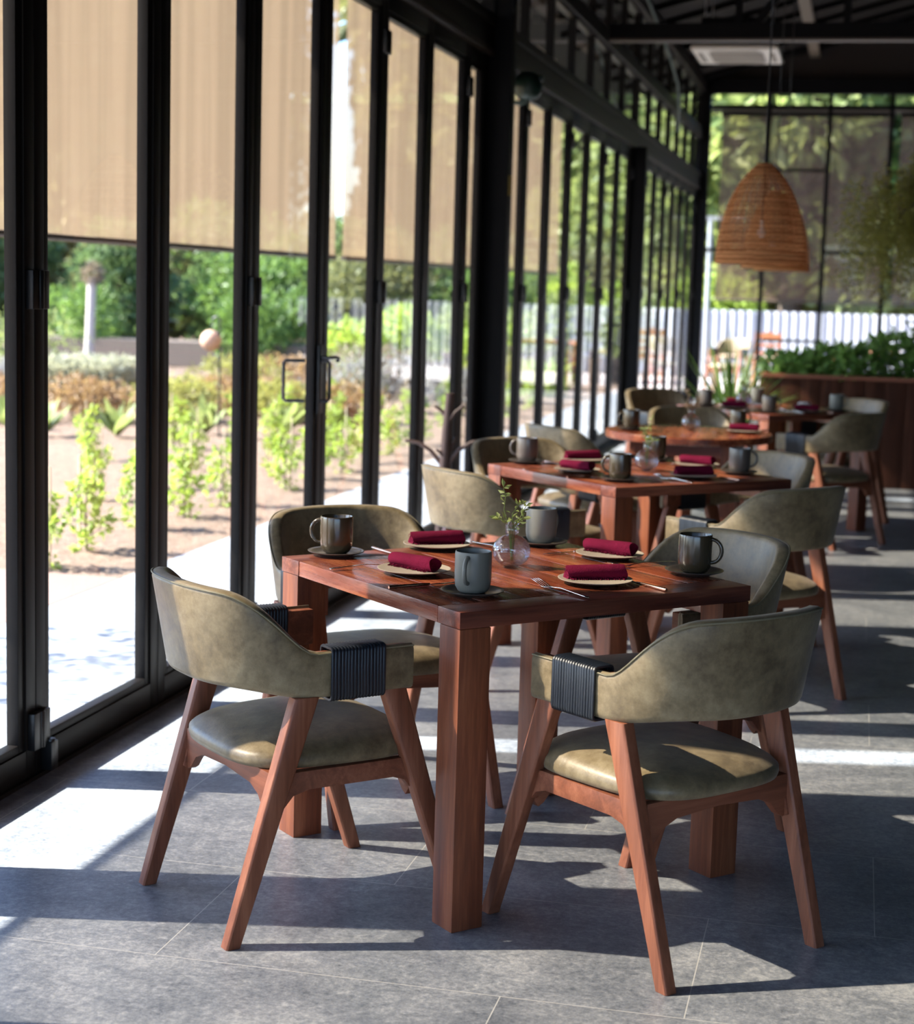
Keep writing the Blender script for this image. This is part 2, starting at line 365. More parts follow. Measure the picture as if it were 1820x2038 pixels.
# ceiling: sheet roof rising from the eave to a ridge
sl_ = .28
def roofz(x): return 4.34 + sl_ * x
cm = MB()
cm.add([(-1.75, -6, roofz(-1.75)), (6, -6, roofz(6)), (12, -6, roofz(0)), (12, 25.3, roofz(0)), (6, 25.3, roofz(6)), (-1.75, 25.3, roofz(-1.75)),
        (-1.75, -6, roofz(-1.75) + .08), (6, -6, roofz(6) + .08), (12.2, -6, roofz(0) + .08), (12.2, 25.3, roofz(0) + .08), (6, 25.3, roofz(6) + .08), (-1.75, 25.3, roofz(-1.75) + .08)],
       [(0, 1, 4, 5), (1, 2, 3, 4), (6, 11, 10, 7), (7, 10, 9, 8), (0, 5, 11, 6), (2, 8, 9, 3), (0, 6, 7, 1), (1, 7, 8, 2), (3, 9, 10, 4), (4, 10, 11, 5)])
struct(cm.build('ceiling', 'ceiling'))
ti = [0]
def trim(): ti[0] += 1; return 'trim_%d' % ti[0]
rb = MB()
for i in range(34):
    y = -5.5 + i * .95
    rb.beam((-.9, y, roofz(-.9) - .03), (6, y, roofz(6) - .03), .05, .05)
struct(rb.build(trim(), 'ceiling'))
struct(MB().box(12, 12.2, -6, 24.8, 0, 4.6).build('wall_right', 'wall_dark'))
wb = MB()
wb.box(0, 12, -6.2, -6, 3.0, 6.2); wb.box(0, 1.0, -6.2, -6, 0, 3.0); wb.box(9, 12, -6.2, -6, 0, 3.0)  # unseen back wall, its wide opening added to let in fill light
struct(wb.build('wall_back', 'wall_dark'))

# posts of the glass wall
for y in (-3.45, 3.53, 10.6, 17.45, 24.40):
    pt_ = 2.88 if y > 12 and y < 20 else 4.35
    mb = MB().box(0.0, .14, y, y + .14, 0, pt_).box(-.01, .15, y - .01, y + .15, 0, .012)
    mb.box(-.06, 0.0, y - .002, y + .142, 0, pt_ - .02)
    if 10 < y < 11: mb.box(-.06, 0, y - .08, y, 0, 3.0)
    struct(mb.build(trim(), 'steel_dark', bevel=.004))
# beams along the glass wall
def ybeam(x0, x1, z0, z1, mat, y0=-6, y1=24.7): return struct(MB().box(x0, x1, y0, y1, z0, z1).build(trim(), mat, bevel=.004))
ybeam(-.10, .030, 2.90, 3.04, 'beam'); ybeam(-.10, .045, 3.04, 3.08, 'beam'); ybeam(-.12, .040, 2.865, 2.90, 'beam_lip')
ybeam(-.06, .04, 3.58, 3.68, 'beam'); ybeam(-.06, .05, 3.565, 3.58, 'beam_lip')
ybeam(-.08, .08, 4.18, 4.33, 'beam')
struct(MB().box(-.05, .012, -6, 24.7, -.19, .012).build('baseboard_left', 'alu'))

# folding doors
di = [0]
def door(y0, y1, hinge=None, handle=False, roller=False, top_roller=False):
    di[0] += 1
    d = snode('door_%d' % di[0], (0, y0, 0)); W = y1 - y0; g = .002
    fr = MB()
    fr.box(-.05, 0, g, .062, .012, 2.86); fr.box(-.05, 0, W - .062, W - g, .012, 2.86)
    fr.box(-.05, 0, .062, W - .062, .012, .095); fr.box(-.05, 0, .062, W - .062, 2.78, 2.86)
    fr.build('door_frame', 'alu', d, bevel=.003)
    be = MB()
    be.box(-.044, -.006, .062, .098, .095, 2.78); be.box(-.044, -.006, W - .098, W - .062, .095, 2.78)
    be.box(-.044, -.006, .098, W - .098, .095, .12); be.box(-.044, -.006, .098, W - .098, 2.75, 2.78)
    be.build('glazing_bead', 'alu_l' if 0 else 'alu', d, bevel=.003)
    MB().box(-.030, -.024, .095, W - .095, .115, 2.755).build('glass_pane', 'glass', d)
    if hinge:
        for z in (.148, 1.43, 2.62):
            h = MB().box(0, .022, W - .052, W - .004, z - .055, z + .055).tube([(.016, W + .0, z - .055), (.016, W + .0, z + .055)], .013, 10).box(0, .022, W + .004, W + .05, z - .055, z + .055)
            h.build('hinge', 'black', d, bevel=.003)
    if roller:
        MB().box(0, .035, W + .03, W + .075, .015, .10).tube([(.02, W + .052, .02), (.02, W + .052, .108)], .016, 10).build('floor_roller', 'black', d, bevel=.003)
    if handle:
        y = W - .03
        MB().box(0, .012, W - .075, W - .02, .90, 1.20).build('lock_plate', 'black', d, bevel=.003)
        MB().tube([(.0, W - .05, 1.145), (.05, W - .05, 1.145), (.055, W + .03, 1.145), (.055, W + .07, 1.14), (.045, W + .085, 1.125)], .008, 8).build('lever_handle', 'handle', d, smooth=40)
        MB().tube([(0, W - .055, 1.13), (.045, W - .055, 1.13), (.05, W - .05, 1.12), (.05, W - .045, .97), (.045, W - .055, .955), (0, W - .055, .955)], .008, 8).build('pull_handle', 'handle', d, smooth=40)
        MB().tube([(-.05, W - .09, 1.13), (-.125, W - .12, 1.13), (-.135, W - .125, 1.12), (-.135, W - .125, .965), (-.125, W - .12, .955), (-.05, W - .09, .955)], .008, 8).build('pull_handle', 'handle', d, smooth=40)
    return d
prev = 3.67
for k in range(7):
    y = 4.578 + .913 * k
    door(prev, y, hinge=(k % 2 == 0), roller=(k == 0), handle=(k == 3)); prev = y
door(prev, 10.52)
prev = 10.74
for k in range(7):
    y = 11.9 + .93 * k if k < 6 else 17.45
    door(prev, y, hinge=(k % 2 == 0), handle=(k == 5)); prev = y
prev = 17.59
for k in range(7):
    y = 18.62 + .95 * k if k < 6 else 24.40
    door(prev, y, hinge=(k % 2 == 0)); prev = y
prev = -3.31
for k in range(8):
    y = 2.752 - .913 * (6 - k) if k < 7 else 3.53
    door(prev, y); prev = y

# transom lights above the beam
wi = [0]
def window_grid(y0, y1, z0, z1, n, name=None):
    wi[0] += 1; o = snode('window_%d' % wi[0], (0, y0, 0)); W = y1 - y0
    f = MB().box(-.03, .03, 0, .03, z0, z1).box(-.03, .03, W - .03, W, z0, z1)
    for i in range(1, n): f.box(-.03, .03, W * i / n - .022, W * i / n + .022, z0, z1)
    f.box(-.03, .03, 0, W, z0, z0 + .03); f.box(-.03, .03, 0, W, z1 - .03, z1)
    f.build('window_frame', 'steel_dark', o)
    for i in range(n): MB().box(-.004, .002, W * i / n + .02, W * (i + 1) / n - .02, z0 + .02, z1 - .02).build('glass_pane', 'glass', o)
for a, b in ((-3.31, 3.53), (3.67, 10.6), (10.74, 17.45), (17.59, 24.40)):
    window_grid(a, b, 3.08, 3.565, 7); window_grid(a, b, 3.68, 4.18, 7)

# end wall
YE = 24.65
xs = [.10 + .82 * k for k in range(8)] + [5.98]
xs = sorted(set(x for x in xs if x < 6.05))
ew = MB()
wi[0] += 1; eo = snode('window_%d' % wi[0], (0, YE, 0))
for x in xs: ew.box(x - .030, x + .030, -.03, .03, 0, 4.32)
ew.box(0, 6.0, -.03, .03, 0, .08)
ew.box(0, xs[1], -.02, .02, 2.03, 2.08); ew.box(xs[2], xs[3], -.02, .02, 2.03, 2.08); ew.box(xs[1], xs[2], -.02, .02, 3.14, 3.18); ew.box(xs[3], 6.0, -.02, .02, 3.14, 3.18)
ew.build('window_frame', 'steel_dark', eo)
for i in range(len(xs) - 1): MB().box(xs[i] + .02, xs[i + 1] - .02, -.003, .003, .08, 4.32).build('glass_pane', 'glass', eo)
gb = MB().prism([(0, 4.32), (12, 4.32), (12, 4.36), (6, 6.0), (0, 4.36)], YE - .06, YE + .08, 1)
gb.add([(.02, YE - .05, 4.06), (.02, YE - .05, 4.33), (.3, YE - .05, 4.33), (.02, YE + .05, 4.06), (.02, YE + .05, 4.33), (.3, YE + .05, 4.33)], [(0, 1, 2), (3, 5, 4), (0, 2, 5, 3)])
gb.box(6.0, 12, YE - .06, YE + .08, 0, 4.33)
struct(gb.build('wall_far', 'wall_dark'))
struct(MB().box(0.15, 12, YE - .22, YE - .06, 4.17, 4.36).build(trim(), 'steel_dark'))

# roof trusses
def truss(y, webs=True):
    t = MB(); z = 3.60
    t.box(.06, 11.9, y - .05, y + .05, z, z + .13)
    t.beam((.06, y, 4.22), (6, y, roofz(6) - .12), .08, .12); t.beam((11.94, y, 4.22), (6, y, roofz(6) - .12), .08, .12)
    for x in (1.15, 2.05, 3.2, 4.6, 6.0, 7.4, 9, 10.6): t.beam((x, y, z + .1), (x, y, roofz(min(x, 12 - x)) - .1), .06, .06, up=(1, 0, 0))
    for a, b in ((1.3, 2.05), (3.2, 2.05), (3.2, 4.6), (6, 4.6), (6, 7.4), (9, 7.4)): t.beam((a, y, z + .12), (b, y, roofz(min(b, 12 - b)) - .15), .05, .07)
    o = snode(trim()); t.build('truss_frame', 'steel_dark', o)
    MB().box(.06, 11.9, y - .06, y + .06, z - .018, z).build('truss_flange', 'flange', o)
for y in (-.4, 7.3, 15.2): truss(y)
for x, y0, y1 in ((1.50, 12.0, 24.5), (4.2, -6, 24.5)):
    struct(MB().beam((x, y0, roofz(x) - .07), (x, y1, roofz(x) - .07), .13, .07).build(trim(), 'ceil_beam'))

# outdoors: ground, path, terrace
struct(MB().box(-1.2, -.051, -8, 25.0, -.15, -.012).build('garden_path', 'path'))
struct(MB().box(-3.2, -1.2, -2, 7.9, -.15, -.010).build('paved_patch', 'brick_paving'))
rng = random.Random(3)
sm = MB(); NX, NY = 90, 150
for j in range(NY + 1):
    for i in range(NX + 1):
        x = -1.2 - (i / NX) ** 1.3 * 9; y = 7.9 + (j / NY) ** 1.2 * 20
        z = -.012 if i == 0 or j == 0 else -.018 + rng.uniform(-.006, .012)
        sm.v.append((x, y, z))
for j in range(NY):
    for i in range(NX):
        a = j * (NX + 1) + i; sm.f.append((a, a + 1, a + NX + 2, a + NX + 1))
struct(sm.build('garden_bed_soil', 'soil', smooth=80))
struct(MB().box(-90, 90, -30, 140, -.3, -.06).build('garden_ground', 'soil'))
struct(MB().box(-1.2, 14, 25.0, 30.4, -.15, -.01).build('terrace_paving', 'terrace'))
struct(MB().box(.95, 1.75, 25.0, 25.04, .80, .84).build(trim(), 'black'))

# ================================================================== BLINDS
def blind(name, label, a, b, z0, z1, fixed, axis, mat, group=None):
    t = thing(name, label, 'blind', ((fixed, a, 0) if axis == 'y' else (a, fixed, 0)), 0, group); W = b - a; n = 60; mm = MB(); rng = random.Random(int(a * 100) + 7)
    ph = [rng.uniform(0, 6) for _ in range(3)]
    for j in range(2):
        for i in range(n + 1):
            u = W * i / n; off = .006 * math.sin(u * 2.3 + ph[0]) + .004 * math.sin(u * 9 + ph[1]) + .0015 * math.sin(u * 33 + ph[2])
            z = z1 if j else z0
            mm.v.append((off, u, z) if axis == 'y' else (u, off, z))
    for i in range(n): mm.f.append((i, i + 1, n + 1 + i + 1, n + 1 + i))
    mm.build('blind_fabric', mat, t, smooth=80)
    r = MB()
    if axis == 'y': r.tube([(0, 0, z0), (0, W, z0)], .017, 10)
    else: r.tube([(0, 0, z0), (W, 0, z0)], .017, 10)
    r.build('bottom_rail', 'flange', t, smooth=40)
    q = MB()
    if axis == 'y': q.tube([(0, -.02, z1), (0, W + .02, z1)], .04, 12)
    else: q.tube([(-.02, 0, z1), (W + .02, 0, z1)], .04, 12)
    q.build('roller_tube', 'steel_dark', t, smooth=40)
    return t
XB = -1.43
blind('outdoor_blind', 'tan mesh outdoor blind hanging nearest the camera outside the first panes', 4.90, 12.14, 1.645, 3.80, XB, 'y', 'blind')
blind('outdoor_blind', 'tan mesh outdoor blind beyond the bright gap, outside the glass behind the thick post', 12.33, 21.6, 1.645, 3.80, XB, 'y', 'blind')
blind('outdoor_blind', 'tan mesh outdoor blind out of the frame to the left', -2.6, 4.74, 1.645, 3.80, XB, 'y', 'blind')
blind('outdoor_blind', 'wide brown mesh blind hanging behind the rattan lamps outside the far window', .24, 2.60, 1.37, 3.98, 25.25, 'x', 'blind_dark')
blind('outdoor_blind', 'brown mesh blind at the right edge outside the far window, behind the hanging fern', 2.70, 6.5, 1.37, 3.98, 25.25, 'x', 'blind_dark')

struct(MB().box(.1, 6.6, 24.7, 25.3, 3.99, 4.05).build(trim(), 'steel_dark'))
# ================================================================== TABLES
def table_square(label, loc, rz, group=None):
    t = thing('dining_table', label, 'table', loc, rz, group); h = .4355; g = .0012
    top = MB(); z0, z1 = .711, .75
    nb_ = 7; bw = (2 * h - .19) / nb_
    for i in range(nb_):
        x0 = -h + i * (2 * h) / nb_
        top.box(x0 + g, x0 + 2 * h / nb_ - g, -h + .095 + g, h - .095 - g, z0, z1)
    top.build('tabletop', 'table_top', t, bevel=.0012)
    bd = MB().box(-h, h, -h, -h + .095 - g, z0, z1).box(-h, h, h - .095 + g, h, z0, z1)
    bd.build('end_board', 'table_top_cross', t, bevel=.0018)
    L = .085
    for sx in (-1, 1):
        for sy in (-1, 1):
            x0, x1 = sorted((sx * (h - .002), sx * (h - .002 - L))); y0, y1 = sorted((sy * (h - .002), sy * (h - .002 - L)))
            MB().box(x0, x1, y0, y1, 0, .710).build('leg', 'table_leg', t, bevel=.003)
    MB().box(-h + L, h - L, h - .050, h - .028, .662, .7105).build('apron', 'table_top_cross', t, bevel=.002)
    MB().box(h - .050, h - .028, -h + L, h - L, .662, .7105).build('apron', 'table_top', t, bevel=.002)
    return t
T1 = table_square('square reddish wood dining table set nearest the camera', (1.4505, 4.344, 0), math.radians(45.9))
T1s = snapshot(T1)
dup(T1s, (1.4505, 6.961, 0), math.radians(44.9), 'second square wooden table from the camera, just behind the nearest one')
dup(T1s, (1.79, 11.22, 0), math.radians(45), 'farthest set square wooden table, behind the round one near the planter')

tr_ = thing('round_dining_table', 'round wooden dining table between the second and the farthest square tables', 'table', (1.455, 9.10, 0), math.radians(0))
MB().lathe([(0, .711), (.425, .711), (.435, .716), (.435, .745), (.431, .75), (0, .75)], 64).build('tabletop', 'table_top', tr_, smooth=35)
for sx in (-1, 1):
    for sy in (-1, 1):
        MB().box(*sorted((sx * .19, sx * .275)), *sorted((sy * .19, sy * .275)), 0, .71).build('leg', 'table_leg', tr_, bevel=.003)
for s in (-1, 1):
    MB().box(-.19, .19, *sorted((s * .225, s * .248)), .64, .7105).build('apron', 'table_top_cross', tr_)
    MB().box(*sorted((s * .225, s * .248)), -.19, .19, .64, .7105).build('apron', 'table_top', tr_)

# ================================================================== CHAIR
def smooth01(t): t = max(0, min(1, t)); return t * t * (3 - 2 * t)
def make_chair(label, loc, rz):
    t = thing('dining_chair', label, 'chair', loc, rz, 'olive leather armchairs around the tables')
    # seat cushion
    def outline(k, scale=1.0, ins=0.0):
        pts = []
        for i in range(k):
            a = 2 * PI * i / k; c, s_ = math.cos(a), math.sin(a); n = 3.4
            x = math.copysign(abs(c) ** (2 / n), c); y = math.copysign(abs(s_) ** (2 / n), s_)
            wx = .243 + .012 * y
            pts.append((x * (wx - ins) * scale, (y * (.232 - ins)) * scale - .008))
        return pts
    K = 48; mb = MB(); rings = []
    for ins, z, sc in ((.02, .383, 1), (.004, .387, 1), (0, .398, 1), (.001, .412, 1), (.010, .426, 1), (.03, .438, 1), (.07, .448, 1), (.12, .454, 1)):
        rings.append([(x, y, z + .006 * (y / .23) * (1 if z > .42 else 0)) for x, y in outline(K, sc, ins)])
    rings.append([(x * .3, y * .3, .459) for x, y in outline(K)])
    for r in rings: mb.v += r
    for i in range(len(rings) - 1):
        for j in range(K): mb.f.append((i * K + j, i * K + (j + 1) % K, (i + 1) * K + (j + 1) % K, (i + 1) * K + j))
    mb.f.append(tuple(range(K - 1, -1, -1))); mb.f.append(tuple((len(rings) - 1) * K + j for j in range(K)))
    mb.build('seat', 'leather_b', t, smooth=60)
    # back shell: one curved sheet running from arm end to arm end
    A, B, Y0, YF = .262, .262, -.045, .152
    path = []
    for i in range(9): path.append((A, YF + (Y0 - YF) * i / 9.0, (1, 0)))
    N = 44
    for i in range(N + 1):
        a = PI * i / N; n = 2.35; c, s_ = math.cos(a), math.sin(a)
        x = math.copysign(abs(c) ** (2 / n), c) * A; y = Y0 - abs(s_) ** (2 / n) * B
        nx = math.copysign(abs(c) ** (2 - 2 / n), c) / A; ny = -abs(s_) ** (2 - 2 / n) / B; l = math.hypot(nx, ny); path.append((x, y, (nx / l, ny / l)))
    for i in range(9): path.append((-A, Y0 + (YF - Y0) * (i + 1) / 9.0, (-1, 0)))
    def top_z(y, x): return .657 + .135 * smooth01((-.095 - y) / .175) + .010 * (1 - (x / A) ** 2) * smooth01((-.2 - y) / .1)
    def bot_z(y): return .552 + .022 * smooth01((-.10 - y) / .18)
    def lean(y, z): return .038 * smooth01((-.02 - y) / .22) * max(0, (z - .575) / .22)
    mb = MB(); S = 18; ring = None
    for (x, y, (nx, ny)) in path:
        zt, zb = top_z(y, x), bot_z(y); th = .018 + .020 * smooth01((-.06 - y) / .1)
        prof = [(0.0, .0), (.002, .012), (.004, .04)]
        sec = []
        H = zt - zb
        outer = [(.010, 0), (.003, .004), (0, .014), (0, H * .33), (0, H * .66), (0, H - .014), (.004, H - .004), (.012, H)]
        inner = [(th - .008, H), (th - .002, H - .005), (th, H - .014), (th + .006 * (H > .15), H * .66), (th + .006 * (H > .15), H * .33), (th, .014), (th - .003, .004), (th - .009, 0)]
        for dpt, dz in outer + inner:
            z = zb + dz; o_ = lean(y, z) - dpt + .004
            sec.append((x + nx * o_, y + ny * o_, z))
        k = len(sec); base = len(mb.v); mb.v += sec
        if ring is not None:
            for j in range(k): mb.f.append((ring + j, ring + (j + 1) % k, base + (j + 1) % k, base + j))
        else: mb.f.append(tuple(base + j for j in range(k)))
        ring = base
    mb.f.append(tuple(ring + j for j in range(k - 1, -1, -1)))
    back = mb.build('backrest', 'leather', t, smooth=50)
    # stitched seam running along the top edge
    pts = []
    for (x, y, (nx, ny)) in path:
        z = top_z(y, x) - .004; o_ = lean(y, z) + .003; pts.append((x + nx * o_, y + ny * o_, z))
    MB().tube(pts, .0022, 6).build('edge_seam', 'piping', back, smooth=60)
    for s in (-1, 1):
        a_ = MB().box(*sorted((s * .222, s * .2478)), -.10, .150, .562, .652)
        a_.build('armrest', 'rail_wood', t, bevel=.004)
        cw_ = MB()
        for i in range(17):
            y = -.062 + i * .0083
            x0, x1, z0, z1 = s * .2175, s * .2715, .5465, .6635; rr = .008
            q = []
            for cx_, cz_, a0 in ((x1 - s * rr, z1 - rr, 0), (x0 + s * rr, z1 - rr, 90), (x0 + s * rr, z0 + rr, 180), (x1 - s * rr, z0 + rr, 270)):
                for e in (0, 45, 90):
                    an = math.radians(a0 + e); q.append((cx_ + s * rr * math.cos(an), y + .0006 * math.sin(i * 5), cz_ + rr * math.sin(an)))
            cw_.tube(q, .0043, 6, closed=True)
        cw_.build('cord_wrap', 'cord', t, smooth=60)
        # legs
        def leg(a, b, w0, d0, w1, d1):
            a = Vector(a); b = Vector(b); l = MB(); vs = []
            for p, w_, d_ in ((a, w0, d0), (b, w1, d1)):
                c = .22
                for ux, uy in ((-1 + c, -1), (1 - c, -1), (1, -1 + c), (1, 1 - c), (1 - c, 1), (-1 + c, 1), (-1, 1 - c), (-1, -1 + c)): vs.append((p.x + ux * w_ / 2, p.y + uy * d_ / 2, p.z))
            fs = [tuple(range(7, -1, -1)), tuple(range(8, 16))] + [(i, (i + 1) % 8, (i + 1) % 8 + 8, i + 8) for i in range(8)]
            return l.add(vs, fs)
        leg((s * .238, -.290, 0), (s * .244, -.118, .556), .034, .036, .036, .062).build('leg', 'leg_wood', t, bevel=.002)
        leg((s * .250, .292, 0), (s * .240, .108, .5625), .034, .036, .034, .062).build('leg', 'leg_wood', t, bevel=.002)
        # side rail with brackets under the seat
        pl = [(-.182, .382), (.178, .382), (.200, .30), (.195, .285), (.175, .298), (.150, .328), (.12, .338), (-.10, .338), (-.14, .328), (-.165, .300), (-.19, .283), (-.205, .290)]
        MB().prism(pl, *sorted((s * .218, s * .242)), 0).build('seat_rail', 'rail_wood', t, bevel=.002)
    for y, zc in ((-.184, 0), (.180, 0)):
        pl = [(-.222, .384), (.222, .384), (.228, .30), (.215, .283), (.198, .292), (.170, .322), (.13, .338), (0, .345), (-.13, .338), (-.170, .322), (-.198, .292), (-.215, .283), (-.228, .30)]
        MB().prism(pl, y - .011, y + .011, 1).build('seat_rail', 'rail_wood', t, bevel=.002)
    return t
R_ = math.radians
CA = make_chair('front left olive armchair beside the glass doors, its back to the camera', (1.041, 3.877, 0), R_(45.6 - 90))
CS = snapshot(CA)
chairs = [
 ((1.900, 3.909), 140.8, 'front right olive armchair at the nearest table, arm towards the table leg'),
 ((.977, 4.774), -48.4, 'dark-lit olive armchair behind the left corner of the nearest table'),
 ((1.800, 4.712), 227.5, 'pale-lit olive armchair behind the right corner of the nearest table'),
 ((1.040, 6.470), 45.0, 'olive armchair on the window side of the second table, behind the vase and grey mug'),
 ((1.930, 6.440), 139.0, 'olive armchair on the right of the second table with the sunlit seat'),
 ((1.000, 7.420), -47.0, 'olive armchair behind the left corner of the second table, beside the branch stand'),
 ((1.800, 7.330), 227.0, 'pale-lit olive armchair behind the right corner of the second table'),
 ((1.02, 8.66), 46.0, 'olive armchair in profile on the window side of the round table'),
 ((1.44, 10.02), -65.0, 'olive armchair with its rounded back rising behind the round table'),
 ((2.125, 10.617), 143.6, 'olive armchair in front of the planter at the farthest square table'),
 ((1.10, 11.80), -48.0, 'black-looking olive armchair by the window behind the farthest square table'),
 ((2.16, 11.60), 225.0, 'olive armchair between the farthest square table and the wooden planter'),
]
for (x, y), a, lb in chairs: dup(CS, (x, y, 0), R_(a - 90), lb)

# ================================================================== TABLEWARE
def make_mug(label, loc, rz, mat='glaze_brown'):
    t = thing('mug', label, 'mug', loc, rz, 'stoneware mugs on saucers')
    MB().lathe([(0, .001), (.024, .0), (.0305, .004), (.0365, .014), (.0385, .030), (.0385, .084), (.0375, .0885), (.0362, .089), (.0350, .086), (.0350, .030), (.030, .012), (0, .008)], 40).build('body', mat, t, smooth=50)
    pts = []
    for i in range(13):
        a = R_(100 - 200 * i / 12); pts.append((.0375 + .023 * max(0, math.cos(a)) + (.0 if 0 < i < 12 else -.003), 0, .052 + .027 * math.sin(a)))
    MB().tube(pts, [.0058] + [.0046] * 11 + [.0058], 10).build('handle', mat, t, smooth=60)
    return t
def make_saucer(label, loc):
    o = MB().lathe([(0, 0), (.038, 0), (.042, .003), (.060, .0085), (.0672, .0115), (.0680, .0130), (.0665, .0136), (.058, .0105), (.040, .0062), (0, .0055)], 48).build('saucer', 'saucer', smooth=50)
    o.location = loc; tag(o, label, 'saucer', 'saucers under the mugs'); return o
def make_plate(label, loc):
    t = thing('plate', label, 'plate', loc, 0, 'stoneware plates under the napkins')
    MB().lathe([(0, 0), (.050, 0), (.054, .003), (.075, .0085), (.0845, .0125), (.0845, .0137), (.080, .0128), (.060, .0075), (.050, .0055), (0, .005)], 56).build('dish', 'plate', t, smooth=50)
    MB().lathe([(.0838, .0118), (.0868, .0130), (.0872, .0146), (.0855, .0152), (.0832, .0140)], 56).build('rim', 'plate_rim', t, smooth=60)
    return t
def make_napkin(label, loc, rz):
    t = thing('napkin', label, 'napkin', loc, rz, 'burgundy rolled napkins on plates'); rng = random.Random(5)
    L = .142; mb = MB(); n = 28; K = 26
    # rolled cloth: slightly uneven tube along x
    for j in range(n + 1):
        x = -L / 2 + L * j / n
        for i in range(K):
            a = 2 * PI * i / K; r = .0200 * (1 + .05 * math.sin(3 * a + x * 30) + .05 * math.sin(2 * a - x * 40 + 1)); 
            e = 1 - .10 * (abs(x) / (L / 2)) ** 6
            mb.v.append((x + .003 * math.sin(2 * a + .5) * (abs(j - n / 2) > n / 2 - 1), math.cos(a) * r * 1.12 * e, .0165 + math.sin(a) * r * .92 * e + .003 * math.sin(x * 14 + 1)))
    for j in range(n):
        for i in range(K): mb.f.append((j * K + i, j * K + (i + 1) % K, (j + 1) * K + (i + 1) % K, (j + 1) * K + i))
    # spiral ends
    for s, j in ((-1, 0), (1, n)):
        o = len(mb.v); 
        for q in range(34):
            a = q * .42; r = .0165 * (1 - q / 36)
            for rr in (r, r * .86):
                mb.v.append((s * (L / 2 + .0015 - .006 * ((q // 3) % 2)), math.cos(a) * rr * 1.1, .0165 + math.sin(a) * rr * .92))
        for q in range(33): mb.f.append((o + 2 * q, o + 2 * q + 2, o + 2 * q + 3, o + 2 * q + 1))
        mb.v.append((s * (L / 2 - .006), 0, .0165)); c = len(mb.v) - 1
        for i in range(K): mb.f.append((j * K + i, j * K + (i + 1) % K, c))
    mb.build('rolled_cloth', 'napkin', t, smooth=60)
    fr = MB()
    for i in range(44):
        x = -L / 2 + .006 + (L - .012) * i / 43; l = rng.uniform(.006, .011)
        fr.tube([(x, -.0165, .010), (x + rng.uniform(-.002, .002), -.0205, .006), (x + rng.uniform(-.003, .003), -.018 - l, .0045)], .0011, 4)
    fr.build('fringe', 'napkin', t)
    return t
def make_fork(label, loc, rz):
    # +y is towards the tines
    t = thing('fork', label, 'fork', loc, rz, 'forks laid beside the plates')
    h = MB(); pr_ = [(-.105, .0045, .0015, .004), (-.095, .005, .0016, .0050), (-.05, .0035, .0015, .0065), (0, .0024, .0016, .0085), (.035, .003, .0016, .0055), (.052, .0095, .0014, .0035), (.062, .0115, .0012, .0045)]
    for y, w_, th, z in pr_: h.v += [(-w_, y, z), (w_, y, z), (w_, y, z + th), (-w_, y, z + th)]
    for i in range(len(pr_) - 1):
        for j in range(4): h.f.append((i * 4 + j, i * 4 + (j + 1) % 4, (i + 1) * 4 + (j + 1) % 4, (i + 1) * 4 + j))
    h.f += [(3, 2, 1, 0), tuple(len(h.v) - 4 + j for j in range(4))]
    h.build('handle', 'chrome', t, bevel=.0004)
    for k in range(4):
        x = -.0096 + .0064 * k
        MB().tube([(x, .060, .0052), (x, .075, .0090), (x, .092, .0130), (x * .95, .106, .0150)], [.0018, .0017, .0015, .0008], 6).build('tine', 'chrome', t, smooth=60)
    return t
def make_knife(label, loc, rz):
    t = thing('knife', label, 'knife', loc, rz, 'knives laid beside the plates')
    MB().tube([(0, -.110, .004), (0, -.107, .004), (0, -.02, .004), (0, .0, .0038)], [.0030, .0040, .0034, .0026], 10).build('handle', 'copper', t, smooth=50)
    MB().prism([(-.003, 0), (.0035, 0), (.007, .03), (.0068, .075), (.002, .100), (-.0035, .085)], .0025, .0040, 2).build('blade', 'chrome', t, bevel=.0004)
    return t
Z = .7502
mugS = {}; 
def place_mug(i, x, y, face, mat, where, sz=None):
    lbm = where[0]; lbs = where[1]
    zz = Z + .0064
    if mat not in mugS:
        mg = make_mug(lbm, (x, y, zz), R_(face), mat); mg.scale = (1.14, 1.14, 1.12); mugS[mat] = snapshot(mg)
    else: dup(mugS[mat], (x, y, zz), R_(face), lbm)
    if 's' not in mugS: mugS['s'] = make_saucer(lbs, (x, y, Z)); mugS['s'].scale = (1.12, 1.12, 1.05)
    else:
        o = mugS['s'].copy(); COL.objects.link(o); o.location = (x, y, Z); o['label'] = lbs
C4 = ('at the left corner of', 'at the front corner of', 'at the back corner of', 'at the right corner of')
TBL = ['the nearest table', 'the second table', 'the round table', 'the farthest square table']
mlist = [
 (.963, 4.405, 185, 'glaze_brown', 0, 0, 'olive-brown'), (1.437, 3.958, -95, 'glaze_grey', 1, 0, 'matte grey-green'), (1.445, 4.818, 60, 'glaze_grey', 2, 0, 'pale grey'), (1.913, 4.469, -5, 'glaze_brown', 3, 0, 'brown'),
 (.978, 7.060, 185, 'glaze_taupe', 0, 1, 'taupe'), (1.433, 6.575, 190, 'glaze_brown', 1, 1, 'olive-brown'), (1.470, 7.440, 60, 'glaze_brown', 2, 1, 'dark brown'), (1.853, 7.060, -5, 'glaze_taupe', 3, 1, 'taupe'),
 (1.160, 9.02, 200, 'glaze_brown', 0, 2, 'dark brown'), (1.690, 9.35, 20, 'glaze_brown', 3, 2, 'dark'),
 (1.36, 11.20, 150, 'glaze_taupe', 0, 3, 'taupe'), (1.78, 10.80, 10, 'glaze_taupe', 1, 3, 'cream-lit'), (1.66, 11.62, 100, 'glaze_grey', 2, 3, 'blue-grey'), (2.18, 11.22, 10, 'glaze_grey', 3, 3, 'grey')]
